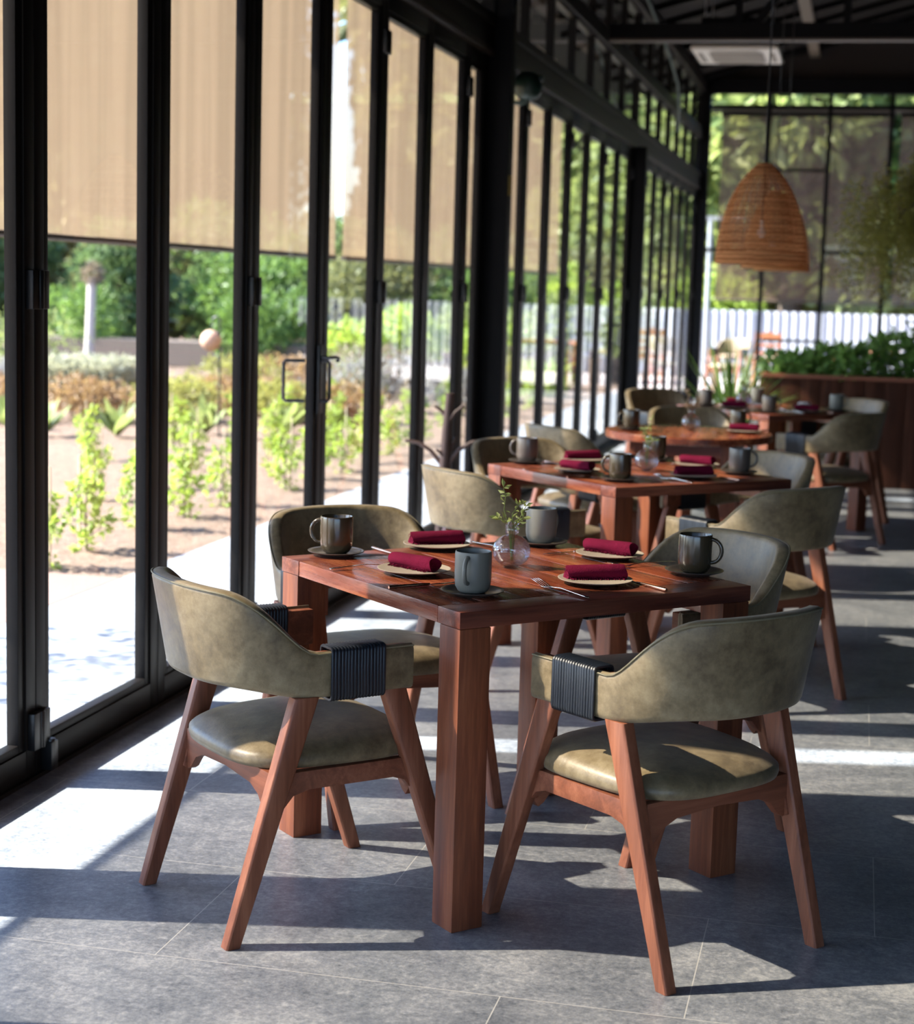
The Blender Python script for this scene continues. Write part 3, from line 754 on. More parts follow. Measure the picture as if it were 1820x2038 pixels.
for i, (x, y, fc, mt, cn, tb, colr) in enumerate(mlist):
    place_mug(i, x, y, fc, mt, ('%s stoneware mug %s %s' % (colr, C4[cn], TBL[tb]), 'small dark saucer under the %s mug %s %s' % (colr, C4[cn], TBL[tb])))
# place settings: (plate x, y), napkin angle, fork (x, y, angle), knife (x, y, angle)
SETS = []
def setting(tb, side, px, py, nap, fork, knife): SETS.append((tb, side, px, py, nap, fork, knife))
S4 = {'A': 'on the window side of', 'B': 'at the far left side of', 'C': 'at the near right side of', 'D': 'at the far right side of'}
for tb, (ox, oy) in enumerate(((0, 0), (0, 2.60), None, (.34, 6.875))if 0 else ((0, 0), (0, 2.60))):
    dA = ((0, 0), (0, .0)); 
    setting(tb, 'A', 1.231 + ox, 4.203 + oy, -32, (1.100, 4.234, -44), (1.312, 4.040, -44))
    setting(tb, 'B', 1.183 + ox, 4.640 + oy, 28, (1.335, 4.685, 225), (1.105, 4.465, 225))
    setting(tb, 'C', 1.690 + ox, 4.228 + oy, 22, (1.630, 4.075, 46), (1.790, 4.260, 46))
    setting(tb, 'D', 1.665 + ox, 4.662 + oy, -25, (1.770, 4.550, 136), (1.560, 4.700, 136))
for side, px, py, nap, fork, knife in (('A', 1.55, 11.05, 0, (1.415, 11.09, -45), (1.60, 10.92, -45)), ('C', 2.0, 11.02, -8, (1.92, 10.92, 45), (2.08, 11.05, 45)), ('B', 1.55, 11.44, 10, (1.68, 11.5, 225), (1.45, 11.32, 225))):
    SETS.append((3, side, px, py, nap, fork, knife))
SETS.append((2, 'D', 1.735, 9.17, -5, (1.66, 9.02, 150), (1.80, 9.28, 150)))
first = True
for tb, side, px, py, nap, fork, knife in SETS:
    wh = S4[side] + ' ' + TBL[tb]; off = (0, 0) if tb == 0 else ((0, 2.60) if tb == 1 else (0, 0))
    LB = ('brown stoneware plate with pale rim ' + wh, 'burgundy napkin on the plate ' + wh, 'steel fork left of the plate ' + wh, 'coppery knife by the plate ' + wh)
    fk = (fork[0] + off[0], fork[1] + off[1], Z); kn = (knife[0] + off[0], knife[1] + off[1], Z)
    if first:
        p_ = make_plate(LB[0], (px, py, Z)); p_.scale = (1.07, 1.07, 1.0); n_ = make_napkin(LB[1], (px, py, Z + .0108), R_(nap)); n_.scale = (1.06, 1.10, 1.02)
        f_ = make_fork(LB[2], fk, R_(fork[2])); f_.scale = (1.12, 1.05, 1.1); k_ = make_knife(LB[3], kn, R_(knife[2])); k_.scale = (1.15, 1.05, 1.15)
        P0, N0, F0, K0 = snapshot(p_), snapshot(n_), snapshot(f_), snapshot(k_); first = False
    else:
        dup(P0, (px, py, Z), 0, LB[0]); dup(N0, (px, py, Z + .0108), R_(nap), LB[1]); dup(F0, fk, R_(fork[2]), LB[2]); dup(K0, kn, R_(knife[2]), LB[3])

# vases
def make_vase(label, loc, seed=1, mat='leaf_fresh', n=1.0):
    rng = random.Random(seed); t = thing('bud_vase', label, 'vase', loc, 0, 'round glass bud vases')
    prof = []
    for i in range(15):
        a = -PI / 2 + PI * .93 * i / 14; prof.append((max(.0, .0435 * math.cos(a)) if i else .018, .041 + .0405 * math.sin(a)))
    prof += [(.0150, .084), (.0148, .092), (.0152, .104), (.0172, .110)]
    prof = [(r * 1.16, z * 1.08) for r, z in prof]
    inn = [(max(r - .0022, 0.0), z) for r, z in reversed(prof[1:])]
    K = 48; mb = MB().lathe(prof + inn + [(0, .004)], K)
    mb.build('glass_body', 'vase', t, smooth=70)
    st = MB(); pts = []
    stems = [((0, 0, .02), (-.008, .0, .105), (-.022, -.004, .150), (-.020, 0, .185), (-.026, 0, .208)), ((.004, 0, .02), (.006, .0, .11), (.022, .0, .135), (.036, 0, .165)), ((0, .004, .02), (0, .003, .11), (-.002, .008, .14), (.014, .010, .165)), ((0, -.003, .02), (.002, -.004, .10), (.016, -.008, .12), (.030, -.010, .135)), ((0, 0, .02), (-.004, -.004, .105), (-.022, -.006, .125), (-.034, -.01, .128))]
    for s_ in stems:
        st.tube(s_, [.0015, .0014, .0012, .001, .0008][:len(s_)], 5)
        for a, b in zip(s_[1:], s_[2:]):
            for k in range(int(3 * n)):
                f_ = rng.random(); p = Vector(a).lerp(Vector(b), f_); pts.append((p, (rng.gauss(0, 1), rng.gauss(0, 1), .3)))
        for k in range(4): pts.append((Vector(s_[-1]), (rng.gauss(0, 1), rng.gauss(0, 1), .8)))
    pl = thing_part = MB(); 
    sp = st.build('sprig', mat, t, smooth=60)
    leaf_mesh('sprig_leaves', mat, pts, .023, rng, sp, .42)
    return t
V0 = snapshot(make_vase('round glass vase with green sprigs in the middle of the nearest table', (1.443, 4.393, Z), 2))
dup(V0, (1.484, 7.00, Z), 2.2, 'round glass vase with leafy sprigs in the middle of the second table')
v3 = make_vase('round glass vase with dry brown leaves on the round table', (1.457, 9.17, Z), 5, 'leaf_dry', 3.0)
dup(V0, (1.60, 11.22, Z), 1.0, 'round glass vase with upright greenery on the farthest square table', scale=(1.05, 1.05, 1.2))

# cream cloth roll and white cushions seen at the back tables
cb_ = MB().tube([(-.045, 0, .02), (-.03, 0, .024), (.03, 0, .024), (.045, 0, .02)], [.012, .024, .024, .012], 12).build('bread_roll', 'white_cloth', smooth=60)
cb_.location = (1.98, 11.28, Z); tag(cb_, 'small cream bundle lit by sun on the farthest square table', 'napkin')

# ================================================================== COAT STAND made from a branch
t = thing('branch_stand', 'low dark stand made from a forked branch beside the glass doors', 'coat stand', (.37, 8.1, 0))
MB().tube([(.01, 0, .0), (.0, 0, .3), (.012, 0, .6), (.02, 0, .80), (.03, 0, .96)], [.034, .027, .028, .024, .021], 12).build('trunk', 'branch', t, smooth=60)
MB().tube([(.012, 0, .60), (-.06, 0, .68), (-.12, 0, .715), (-.185, 0, .722)], [.013, .010, .009, .008], 8).build('branch', 'branch', t, smooth=60)
MB().tube([(.015, 0, .60), (.08, 0, .69), (.14, 0, .728), (.20, 0, .742)], [.013, .010, .009, .008], 8).build('branch', 'branch', t, smooth=60)
MB().tube([(.02, -.01, .63), (.0, -.02, .67), (-.025, -.03, .69)], [.009, .008, .006], 8).build('branch', 'branch', t, smooth=60)
MB().tube([(.02, .01, .64), (.05, .01, .72), (.06, .01, .75)], [.009, .008, .006], 8).build('branch', 'branch', t, smooth=60)
MB().tube([(.022, 0, .83), (-.01, 0, .875), (-.045, 0, .895)], [.010, .008, .006], 8).build('branch', 'branch', t, smooth=60)
MB().tube([(.022, -.01, .82), (.06, -.01, .87), (.10, -.01, .905)], [.012, .009, .007], 8).build('branch', 'branch', t, smooth=60)
MB().lathe([(0, 0), (.15, 0), (.155, .01), (.15, .025), (.03, .035), (0, .035)], 24).build('base', 'branch', t, smooth=40)

# ================================================================== LAMPS
def make_lamp(label, loc, r, h, cord):
    t = thing('pendant_lamp', label, 'lamp', loc, 0, 'woven bell pendant lamps'); sh = MB(); n = 56; rows = 22
    def rad(u): return r * (1 - (1 - min(1, u * 1.02)) ** 2.0) ** .62 if u < .98 else r
    # woven open basket: horizontal cane rings and upright ribs
    ringm = MB()
    k = 34
    for i in range(k):
        u = (i + .5) / k; rr = max(.03, rad(u)); z = h * (1 - u)
        pts = [((rr + .003 * math.sin(14 * a_ + i * PI)) * math.cos(a_), (rr + .003 * math.sin(14 * a_ + i * PI)) * math.sin(a_), z) for a_ in [2 * PI * j / 40 for j in range(40)]]
        ringm.tube(pts, h / k * (.27 if i < k - 4 else .45), 5, closed=True)
    for j in range(28):
        a_ = 2 * PI * j / 28
        ringm.tube([(max(.03, rad(q / 12)) * math.cos(a_), max(.03, rad(q / 12)) * math.sin(a_), h * (1 - q / 12)) for q in range(13)], .003, 4)
    ringm.build('lamp_shade', 'rattan', t, smooth=60)
    MB().tube([(0, 0, h * .35), (0, 0, cord)], .004, 6).build('cable', 'black', t)
    MB().lathe([(0, -.03), (.018, -.02), (.022, 0), (.012, .03), (.010, .06), (0, .06)], 16, (0, 0, h * .32)).build('bulb', 'white_plastic', t, smooth=60)
    return t
lm = make_lamp('large woven bell lamp hanging nearest the camera over the round table', (1.772, 9.2, 1.625), .228, .515, 3.15)
make_lamp('smaller woven bell lamp seen through the nearest lamp shade', (1.640, 13.0, 1.655), .215, .56, 3.10)
make_lamp('farthest woven bell lamp, its right edge showing beside the nearest one', (1.662, 14.1, 1.655), .212, .60, 3.10)

# air conditioner
t = thing('ceiling_air_conditioner', 'square off-white ceiling air conditioner hanging under the dark roof', 'air conditioner', (1.075, 16.35, 3.6))
MB().box(-.385, .385, -.5, .5, -.0, .045).build('panel', 'white_plastic', t, bevel=.02, segs=3)
MB().box(-.24, .24, -.33, .33, -.006, 0).build('intake_grille', 'vent_dark', t, bevel=.002)
for a in ((-.21, .21, -.44, -.39), (-.21, .21, .39, .44)): MB().box(*a, -.004, .0).build('air_slot', 'vent_dark', t)
for a in ((-.34, -.30, -.3, .3), (.30, .34, -.3, .3)): MB().box(*a, -.004, .0).build('air_slot', 'vent_dark', t)
MB().box(-.31, .31, -.4, .4, .045, .30).build('casing', 'steel_dark', t, bevel=.01)
for sx in (-.28, .28):
    for sy in (-.36, .36): MB().tube([(sx, sy, .3), (sx, sy, roofz(1.075 + sx) - 3.6 + .01)], .006, 6).build('hanger', 'grey_metal', t)
t = MB().tube([(.30, 14.0, 4.25), (.33, 15.5, 4.0), (.34, 17.3, 3.75), (.36, 18.0, 3.55), (.32, 18.6, 3.35), (.24, 19.3, 3.2)], .012, 8).build('pipe', 'teal_pipe', smooth=60)
tag(t, 'thin green pipe curving down beside the glass wall near the air conditioner', 'pipe')
# small green lamp on the wall, brass plate
t = thing('wall_spotlight', 'small dark green spotlight fixed high on the glass wall beside the thick post', 'spotlight', (.12, 11.25, 2.66))
MB().lathe([(0, .19), (.05, .185), (.085, .15), (.095, .09), (.085, .045), (.06, .02), (.0, .01)], 28).build('housing', 'green_paint', t, smooth=60)
MB().box(.01, .10, -.03, .03, .13, .165).build('housing_cap', 'green_paint', t, bevel=.008)
MB().tube([(-.10, 0, .0), (-.05, 0, -.01), (0, 0, .02), (.02, 0, .05)], [.012, .018, .025, .03], 10).build('bracket', 'green_paint', t, smooth=60)
t = MB().box(.14, .147, 10.62, 10.66, 2.03, 2.15).tube([(.15, 10.64, 2.03), (.15, 10.64, 2.15)], .008, 8).build('latch_plate', 'brass'); tag(t, 'small worn brass plate on the thick dark post', 'latch')

# ================================================================== PLANTER, PLANTS INSIDE
t = thing('wooden_planter', 'long dark plank-fronted planter box dividing the far end of the room', 'planter', (1.55, 13.8, 0))
pl = MB()
for i in range(34):
    x = i * .16; pl.box(x + .002, x + .158, 0, .03, 0, .83)
pl.box(0, 5.44, .03, .06, 0, .83); pl.box(0, .03, .06, .62, 0, .83); pl.box(5.41, 5.44, .06, .62, 0, .83); pl.box(0, 5.44, .59, .62, 0, .83)
pl.build('body', 'dark_wood', t, bevel=.002)
MB().box(-.01, 5.45, -.015, .06, .83, .86).box(-.01, 5.45, .57, .635, .83, .86).box(-.01, .06, .06, .57, .83, .86).build('rim', 'rail_wood', t, bevel=.003)
MB().box(.03, 5.41, .06, .59, .70, .80).build('soil', 'bark', t)
rng = random.Random(11); bl = []
for i in range(62):
    x = 1.68 + i * .085 + rng.uniform(-.04, .04); hgt = .09 + .17 * smooth01((x - 1.9) / .8) + rng.uniform(-.03, .06)
    bl.append(((x, 14.11 + rng.uniform(-.12, .12), .86 + hgt * .4), (.13, .2, hgt)))
o = leaf_mesh('planter_foliage', 'leaf_vine', blob_pts(rng, 12000, bl), .072, rng, None, .65)
tag(o, 'dense glossy green foliage growing along the top of the wooden planter', 'foliage', kind='stuff')
# dark flower pot on planter
o = MB().lathe([(0, 0), (.08, 0), (.11, .2), (.118, .2), (.118, .225), (.10, .225), (.09, .19), (0, .18)], 24).build('flower_pot', 'brown_pot', smooth=40); o.location = (2.86, 14.05, 1.03)
tag(o, 'dark round pot hanging at the right edge under the trailing plant', 'pot')
# spiky plant left of the planter
def spiky(label, loc, n, L, seed, mat):
    rng = random.Random(seed); t = thing('spiky_plant', label, 'plant', loc); hp0 = .46
    b = MB()
    for i in range(n):
        a = rng.uniform(0, 2 * PI); e = rng.uniform(.15, 1.25); l = L * rng.uniform(.7, 1.15); pts = []; prevw = .011
        for q in range(7):
            u = q / 6; rad_ = l * u * math.sin(e); z = l * u * math.cos(e) - .45 * l * u * u * e * .6
            pts.append(Vector((rad_ * math.cos(a), rad_ * math.sin(a), .44 + z)))
        side = Vector((-math.sin(a), math.cos(a), 0)); o = len(b.v)
        for q, p in enumerate(pts):
            w_ = .011 * (1 - (q / 6) ** 2) + .001; b.v += [tuple(p - side * w_), tuple(p + side * w_)]
        for q in range(6): b.f.append((o + 2 * q, o + 2 * q + 1, o + 2 * q + 3, o + 2 * q + 2))
    b.build('leaves', mat, t, smooth=80)
    MB().lathe([(0, 0), (.12, 0), (.16, .45), (.17, .45), (.17, .48), (.15, .48), (.14, .45), (0, .44)], 28).build('pot', 'brown_pot', t, smooth=40)
    return t
spiky('spiky potted plant with long arching leaves left of the wooden planter', (1.42, 12.75, 0), 120, .80, 8, 'leaf_mid')
# hanging plant
rng = random.Random(21); t = thing('hanging_plant', 'airy trailing plant hanging at the right edge in front of the far window', 'plant', (2.62, 12.0, 1.95))
hp = []
for i in range(330):
    a = rng.uniform(0, 2 * PI); r = rng.uniform(.05, .46); top = rng.uniform(-.05, .50 - r * .4)
    x0, y0 = r * math.cos(a), r * math.sin(a); ln = rng.uniform(.15, .55)
    for k in range(26):
        u = k / 25; hp.append((Vector((x0 * (1 + .15 * u) + rng.gauss(0, .008), y0 * (1 + .15 * u) + rng.gauss(0, .008), top - ln * u)), (rng.gauss(0, 1), rng.gauss(0, 1), -.6)))
leaf_mesh('foliage', 'leaf_trail', hp, .045, rng, t, .30)
MB().lathe([(0, .0), (.10, .02), (.15, .14), (.155, .15), (.14, .15), (0, .12)], 24).build('basket', 'bark', t, smooth=50)
MB().tube([(0, 0, .1), (0, 0, 3.1)], .003, 5).build('cable', 'black', t)
st = MB()
for i in range(26):
    a = rng.uniform(0, 2 * PI); r = rng.uniform(.1, .4); st.tube([(0, 0, .15), (r * .6 * math.cos(a), r * .6 * math.sin(a), .32), (r * math.cos(a), r * math.sin(a), .0 + rng.uniform(-.3, .2))], .0025, 4)
st.build('stems', 'leaf_olive', t)

# ================================================================== GARDEN
def sapling_proto(seed, h, label, loc, mat):
    rng = random.Random(seed); t = thing('sapling', label, 'sapling', loc, 0, 'young saplings in the garden bed')
    st = MB().tube([(0, 0, 0), (.012, .005, h * .5), (-.01, 0, h)], [.007, .005, .003], 6); pts = []
    for i in range(10):
        z = h * (.12 + .85 * i / 9) + rng.uniform(-.02, .02); a = i * 2.4 + rng.uniform(-.5, .5); r = rng.uniform(.02, .10)
        c = Vector((math.cos(a) * r, math.sin(a) * r, z)); rr = rng.uniform(.030, .060)
        st.tube([(0, 0, z - .04), tuple(c)], [.003, .002], 4)
        for k in range(24):
            d = Vector((rng.gauss(0, 1), rng.gauss(0, 1), rng.gauss(0, 1))).normalized(); pts.append((c + d * rr * rng.uniform(.2, 1), d + Vector((0, 0, .3))))
    st.build('stem', 'bark', t)
    leaf_mesh('leaves', mat, pts, .050, rng, t, .62)
    MB().tube([(.05, .01, 0), (.05, .01, h * 1.3)], .006, 6).build('stake', 'stake', t)
    return t
ORD = ['first', 'second', 'third', 'fourth', 'fifth', 'sixth', 'seventh', 'eighth', 'ninth', 'tenth', 'eleventh', 'twelfth', 'thirteenth', 'fourteenth', 'fifteenth', 'sixteenth', 'seventeenth', 'eighteenth']
rows = [
 ('along the edge of the paved path', [(-1.70, 8.02), (-1.72, 8.62), (-1.80, 9.52), (-1.75, 10.08), (-1.76, 10.76), (-1.66, 11.75), (-1.68, 12.5), (-1.62, 13.05), (-1.64, 13.8), (-1.64, 14.6), (-1.66, 15.6), (-1.6, 16.7), (-1.6, 18.0), (-1.6, 19.5), (-1.6, 21.0)]),
 ('in the middle row of the soil bed', [(-2.60, 10.6), (-2.55, 11.4), (-2.72, 12.66), (-2.48, 13.9), (-2.25, 14.6), (-2.5, 15.7), (-2.45, 16.8), (-2.4, 18.2), (-2.4, 19.8)]),
 ('in the row against the garden shrubs', [(-3.7, 12.9), (-3.5, 14.2), (-3.3, 15.3), (-3.2, 16.4), (-3.2, 17.8), (-3.1, 19.4)])]
protos = {}; rng = random.Random(9)
for rn, pts_ in rows:
    for i, (x, y) in enumerate(pts_):
        lb = '%s bright green staked sapling from the camera %s' % (ORD[i], rn); kk = (i * 3 + len(rn)) % 3
        if kk not in protos: protos[kk] = snapshot(sapling_proto(30 + kk, (.37, .32, .40)[kk], lb, (x, y, -.012), ('leaf_lime', 'leaf_fresh', 'leaf_lime')[kk]))
        else: dup(protos[kk], (x, y, -.012), rng.uniform(0, 6), lb)

def rosette(label, loc, seed=1):
    rng = random.Random(seed); t = thing('broad_leaf_plant', label, 'plant', loc, 0, 'broad-leaved plants at the bed edge'); b = MB()
    for i in range(16):
        a = rng.uniform(0, 2 * PI); e = rng.uniform(.2, .9); L = rng.uniform(.28, .42); side = Vector((-math.sin(a), math.cos(a), 0)); o = len(b.v)
        for q in range(6):
            u = q / 5; p = Vector((L * u * math.sin(e) * math.cos(a), L * u * math.sin(e) * math.sin(a), L * u * math.cos(e))); w_ = .055 * math.sin(PI * min(1, u * .85 + .12)) 
            b.v += [tuple(p - side * w_), tuple(p + side * w_)]
        for q in range(5): b.f.append((o + 2 * q, o + 2 * q + 1, o + 2 * q + 3, o + 2 * q + 2))
    b.build('leaves', 'leaf_fresh', t, smooth=80); MB().tube([(0, 0, 0), (0, 0, .08)], .025, 8).build('stem', 'bark', t)
    return t
rs = snapshot(rosette('broad-leaved green plant at the left end of the soil bed', (-4.95, 14.6, 0)))
dup(rs, (-4.35, 14.9, 0), 2, 'broad-leaved green plant right of the leftmost one in the first pane')
dup(rs, (-3.75, 15.6, 0), 4, 'broad-leaved green plant below the round mosaic ball')
dup(rs, (-5.6, 15.2, 0), 1, 'broad-leaved green plant half hidden by the leftmost door frame')
dup(rs, (-3.05, 15.9, 0), 5, 'broad-leaved green plant right of the mosaic ball pole')

def bush(label, loc, r, n, size, mat, seed, group=None, name='shrub', cat='shrub'):
    rng = random.Random(seed); t = thing(name, label, cat, loc, 0, group); bl = []
    for i in range(9):
        a = rng.uniform(0, 2 * PI); k = rng.uniform(0, .55); bl.append(((r[0] * k * math.cos(a), r[1] * k * math.sin(a), r[2] * rng.uniform(.35, .65)), (r[0] * .5, r[1] * .5, r[2] * .42)))
    leaf_mesh('foliage', mat, blob_pts(rng, n, bl), size, rng, t, .45)
    st = MB()
    for i in range(5):
        a = i * 1.3; st.tube([(0, 0, 0), (.4 * r[0] * math.cos(a), .4 * r[1] * math.sin(a), r[2] * .6)], [.02, .008], 5)
    st.build('stems', 'bark', t)
    return t
bs = [
 ('rust-coloured low shrub at the left edge of the soil bed', (-6.3, 15.9), (.85, .6, .44), 'leaf_rust'),
 ('rust and yellow low shrub in front of the silver hedge', (-5.3, 16.4), (.8, .6, .42), 'leaf_rust'),
 ('golden low shrub right of the silver hedge', (-4.5, 16.9), (.7, .6, .44), 'leaf_gold'),
 ('dusty mauve twiggy shrub below the silver hedge', (-7.6, 18.6), (.8, .6, .50), 'leaf_mauve'),
 ('tawny shrub left of the mosaic ball pole', (-4.3, 18.0), (.7, .6, .46), 'leaf_rust'),
 ('yellow-green grassy shrub behind the mosaic ball pole', (-3.6, 17.4), (.6, .5, .42), 'leaf_gold'),
 ('tawny dry shrub seen through the third pane', (-3.0, 17.6), (.6, .5, .40), 'leaf_rust'),
 ('pale mauve shrub behind the door handle', (-3.1, 19.4), (.9, .7, .66), 'leaf_mauve'),
 ('grey-mauve low shrub beyond the door handle pane', (-2.5, 20.6), (.8, .6, .50), 'leaf_mauve'),
 ('green-gold shrub beyond the branch stand', (-2.2, 22.0), (.7, .6, .55), 'leaf_gold'),
 ('loose lime shrub beyond the thick post', (-1.9, 23.5), (.6, .6, .50), 'leaf_lime'),
 ('tan dry shrub beyond the thick post', (-2.6, 25.0), (.8, .7, .62), 'leaf_dry'),
 ('pinkish dry shrub at the far left behind the first frame', (-7.7, 17.0), (.9, .8, .55), 'leaf_rust'),
 ('green shrub at the left beside the silver hedge', (-8.3, 20.8), (1.0, .8, 1.0), 'leaf_fresh'),
 ('yellow-green shrub seen just right of the first door frame', (-5.0, 19.8), (.8, .6, .55), 'leaf_gold'),
 ('reddish spreading shrub behind the mosaic ball', (-4.9, 21.3), (1.2, .7, .50), 'leaf_rust'),
 ('pale dry grass clump at the middle of the garden', (-4.0, 22.6), (1.1, .7, .66), 'leaf_dry'),
]
for i, (lb, (x, y), r, mt) in enumerate(bs): bush(lb, (x, y, 0), r, 1500, .07, mt, 50 + i, 'low garden shrubs')
# silver clipped hedge block
rng = random.Random(77); t = thing('silver_hedge', 'clipped silver-green hedge block seen through the first pane', 'hedge', (-6.35, 18.6, 0)); hp = []
for i in range(6500):
    x, y, z = rng.uniform(-.42, .48), rng.uniform(-.4, .4), rng.uniform(0, .46)
    f_ = rng.choice((0, 1, 2)); 
    if f_ == 0: z = .46 + rng.gauss(0, .03); d = (0, 0, 1)
    elif f_ == 1: y = -.4 + rng.gauss(0, .03); d = (0, -1, 0)
    else: x = rng.choice((-.42, .48)) + rng.gauss(0, .03); d = (x, 0, 0)
    hp.append((Vector((x, y, z)), d))
leaf_mesh('foliage', 'leaf_silver', hp, .06, rng, t, .4); MB().box(-.36, .42, -.3, .3, 0, .38).build('inner_branches', 'bark', t)
# mid-distance green hedges
def hedge(label, loc, sx, sy, h, mat, seed, n=5200, size=.12):
    rng = random.Random(seed); t = thing('hedge', label, 'hedge', loc); bl = []
    for i in range(int(sx * 3.2)):
        bl.append(((rng.uniform(-sx, sx), rng.uniform(-sy, sy), h * rng.uniform(.35, .7)), (.55, .5, h * .45)))
    leaf_mesh('foliage', mat, blob_pts(rng, n, bl), size, rng, t, .5); MB().box(-sx, sx, -sy * .6, sy * .6, 0, h * .3).build('inner_branches', 'bark', t)
    return t
hedge('bright green loose hedge behind the door with the handle', (-4.3, 25.3, 0), 1.7, .8, 1.12, 'leaf_lime', 81)
hedge('lime-gold loose hedge right of the door handle', (-2.9, 28.0, 0), 1.6, .8, 1.25, 'leaf_fresh', 82)
hedge('tall lime-yellow hedge beyond the thick post', (-2.4, 33.5, 0), 3.0, .8, 1.85, 'leaf_lime', 83, 7000, .16)
hedge('dark green hedge behind the silver hedge', (-8.9, 27.5, 0), 2.6, .8, 1.35, 'leaf_mid', 84, 7000)

# mosaic ball on a hook pole
t = thing('garden_ball_ornament', 'pinkish mosaic ball hanging from a thin dark garden pole', 'ornament', (-3.56, 15.4, 0))
MB().tube([(0.02, 0, -.01), (.02, 0, .6), (.015, 0, 1.10), (0, 0, 1.12), (-.05, 0, 1.10), (-.065, 0, 1.0)], .010, 8).build('pole', 'black', t, smooth=50)
sp = []
for i in range(17): a = -PI / 2 + PI * i / 16; sp.append((max(0, .10 * math.cos(a)), .10 * math.sin(a)))
MB().lathe(sp, 28, (-.07, 0, .89)).build('ball', 'terracotta', t, smooth=60)
# bare pale trunk
t = thing('dead_tree', 'bare pale tree trunk with a ragged top left of the first frame', 'tree', (-9.8, 26.0, 0))
MB().tube([(0, 0, 0), (.03, 0, .6), (.06, 0, 1.42)], [.085, .075, .07], 10).build('trunk', 'pale_bark', t, smooth=60)
rng = random.Random(4); leaf_mesh('dry_fronds', 'leaf_dry', blob_pts(rng, 260, [((.06, 0, 1.48), (.14, .14, .12))]), .12, rng, t, .25)
# trees
def tree_proto(seed, mat, label, loc, s=1.0, n=7000):
    rng = random.Random(seed); t = thing('tree', label, 'tree', loc, rng.uniform(0, 6), 'trees beyond the garden'); bl = []
    for i in range(26):
        a = rng.uniform(0, 2 * PI); z = rng.uniform(.35, 2.2); k = rng.uniform(.1, 1.1) * (1.15 - abs(z - 1.1) / 2)
        bl.append(((k * math.cos(a), k * math.sin(a), z), (.48, .48, .34)))
    leaf_mesh('foliage', mat, blob_pts(rng, n, bl), .15, rng, t, .5)
    tk = MB().tube([(0, 0, 0), (.05, .02, .8), (0, .05, 1.9)], [.10, .08, .04], 8)
    for i in range(6):
        a = i * 1.1; tk.tube([(0, 0, .5 + .12 * i), (.7 * math.cos(a), .7 * math.sin(a), 1.1 + .15 * i)], [.04, .02], 6)
    tk.build('trunk', 'bark', t, smooth=60); t.scale = (s, s, s)
    return t
TP = [snapshot(tree_proto(101, 'leaf_dark', 'dark evergreen tree behind the silver hedge, seen in the first pane', (-11.2, 30.5, 0), 1.0)),
      snapshot(tree_proto(102, 'leaf_mid', 'mid-green tree left of the mosaic ball, beyond the hedge', (-8.4, 31, 0), 1.0)),
      snapshot(tree_proto(103, 'leaf_olive', 'olive-green tree above the mosaic ball', (-6.4, 30.8, 0), 1.0)),
      snapshot(tree_proto(104, 'leaf_fresh', 'fresh green tree beyond the far window, left of the lamps', (.8, 36, 0), 3.0))]
tl = [
 (0, (-13.6, 30, 0), 1.1, 'dark evergreen tree at the far left edge of the garden'), (0, (-9.8, 33.5, 0), 1.1, 'dark tree in the second tree row behind the bare trunk'),
 (2, (-12.4, 34, 0), 1.15, 'olive tree in the second tree row at the far left'), (0, (-7.4, 34, 0), 1.1, 'dark tree between the first and second door frames'),
 (0, (-5.2, 34.5, 0), 1.05, 'dark tree seen in the pane of the door handle'), (1, (-4.3, 31.0, 0), .85, 'mid-green tree behind the bright hedge'),
 (2, (-3.2, 37.5, 0), 1.0, 'olive tree beyond the bright gap between the blinds'), (1, (-6.2, 38.5, 0), 1.2, 'mid-green tree in the third row beyond the door handle'),
 (2, (-9.2, 38.5, 0), 1.3, 'olive tree in the third row behind the silver hedge'), (3, (-3.8, 44, 0), 2.0, 'tall fresh green tree behind the tan blinds'),
 (1, (-12.5, 39, 0), 1.4, 'mid-green tree in the third row at the far left'), (1, (3.6, 37.5, 0), 2.9, 'mid-green tree behind the rattan lamps, outside'),
 (3, (7.2, 37.0, 0), 3.0, 'bright green tree behind the hanging plant, outside'), (3, (-1.6, 41.5, 0), 3.0, 'fresh green tree seen through the transom panes'),
 (2, (2.2, 43.5, 0), 3.6, 'tall olive tree rearmost outside the far window'), (0, (-16.5, 31, 0), 1.3, 'dark tree out of view to the left'),
]
for k, loc, s, lb in tl: dup(TP[k], loc, loc[0] * 3.1, lb, scale=(s, s, s))
# tall trees added to block the bright sky behind the blinds
rng = random.Random(140); t = thing('sky_block_tree', 'very tall added sky-block tree far behind the leftmost tan blind', 'tree', (-31, 52, 0), 0, 'trees added to block the sky behind the blinds'); bl = []
for i in range(60):
    a = rng.uniform(0, 2 * PI); z = rng.uniform(1.2, 15.0); k = rng.uniform(.3, 6.2)
    bl.append(((k * math.cos(a), k * math.sin(a), z), (2.3, 2.3, 1.7)))
leaf_mesh('foliage', 'leaf_olive', blob_pts(rng, 30000, bl), .62, rng, t, .7)
MB().tube([(0, 0, 0), (.2, .1, 6), (0, .2, 12)], [.35, .28, .12], 8).build('trunk', 'bark', t, smooth=60)
TT = snapshot(t)
for (x, y, r_, lb) in ((-25.0, 53, 1.3, 'very tall added sky-block tree right of the leftmost one behind the first tan blind'), (-4.9, 50, 2.1, 'very tall added sky-block tree just right of the bright gap between the tan blinds'), (3.5, 60, 4.0, 'very tall added sky-block tree seen through the blind behind the thick post')):
    dup(TT, (x, y, 0), r_, lb)
dup(TT, (-21.5, 47.5, 0), .6, 'tall added sky-block tree behind the tan blind in the second and third panes', scale=(.66, .66, .75))
dup(TT, (-15.7, 51, 0), 4.4, 'narrow added sky-block tree touching the left side of the bright gap between the tan blinds', scale=(.24, .24, .72))
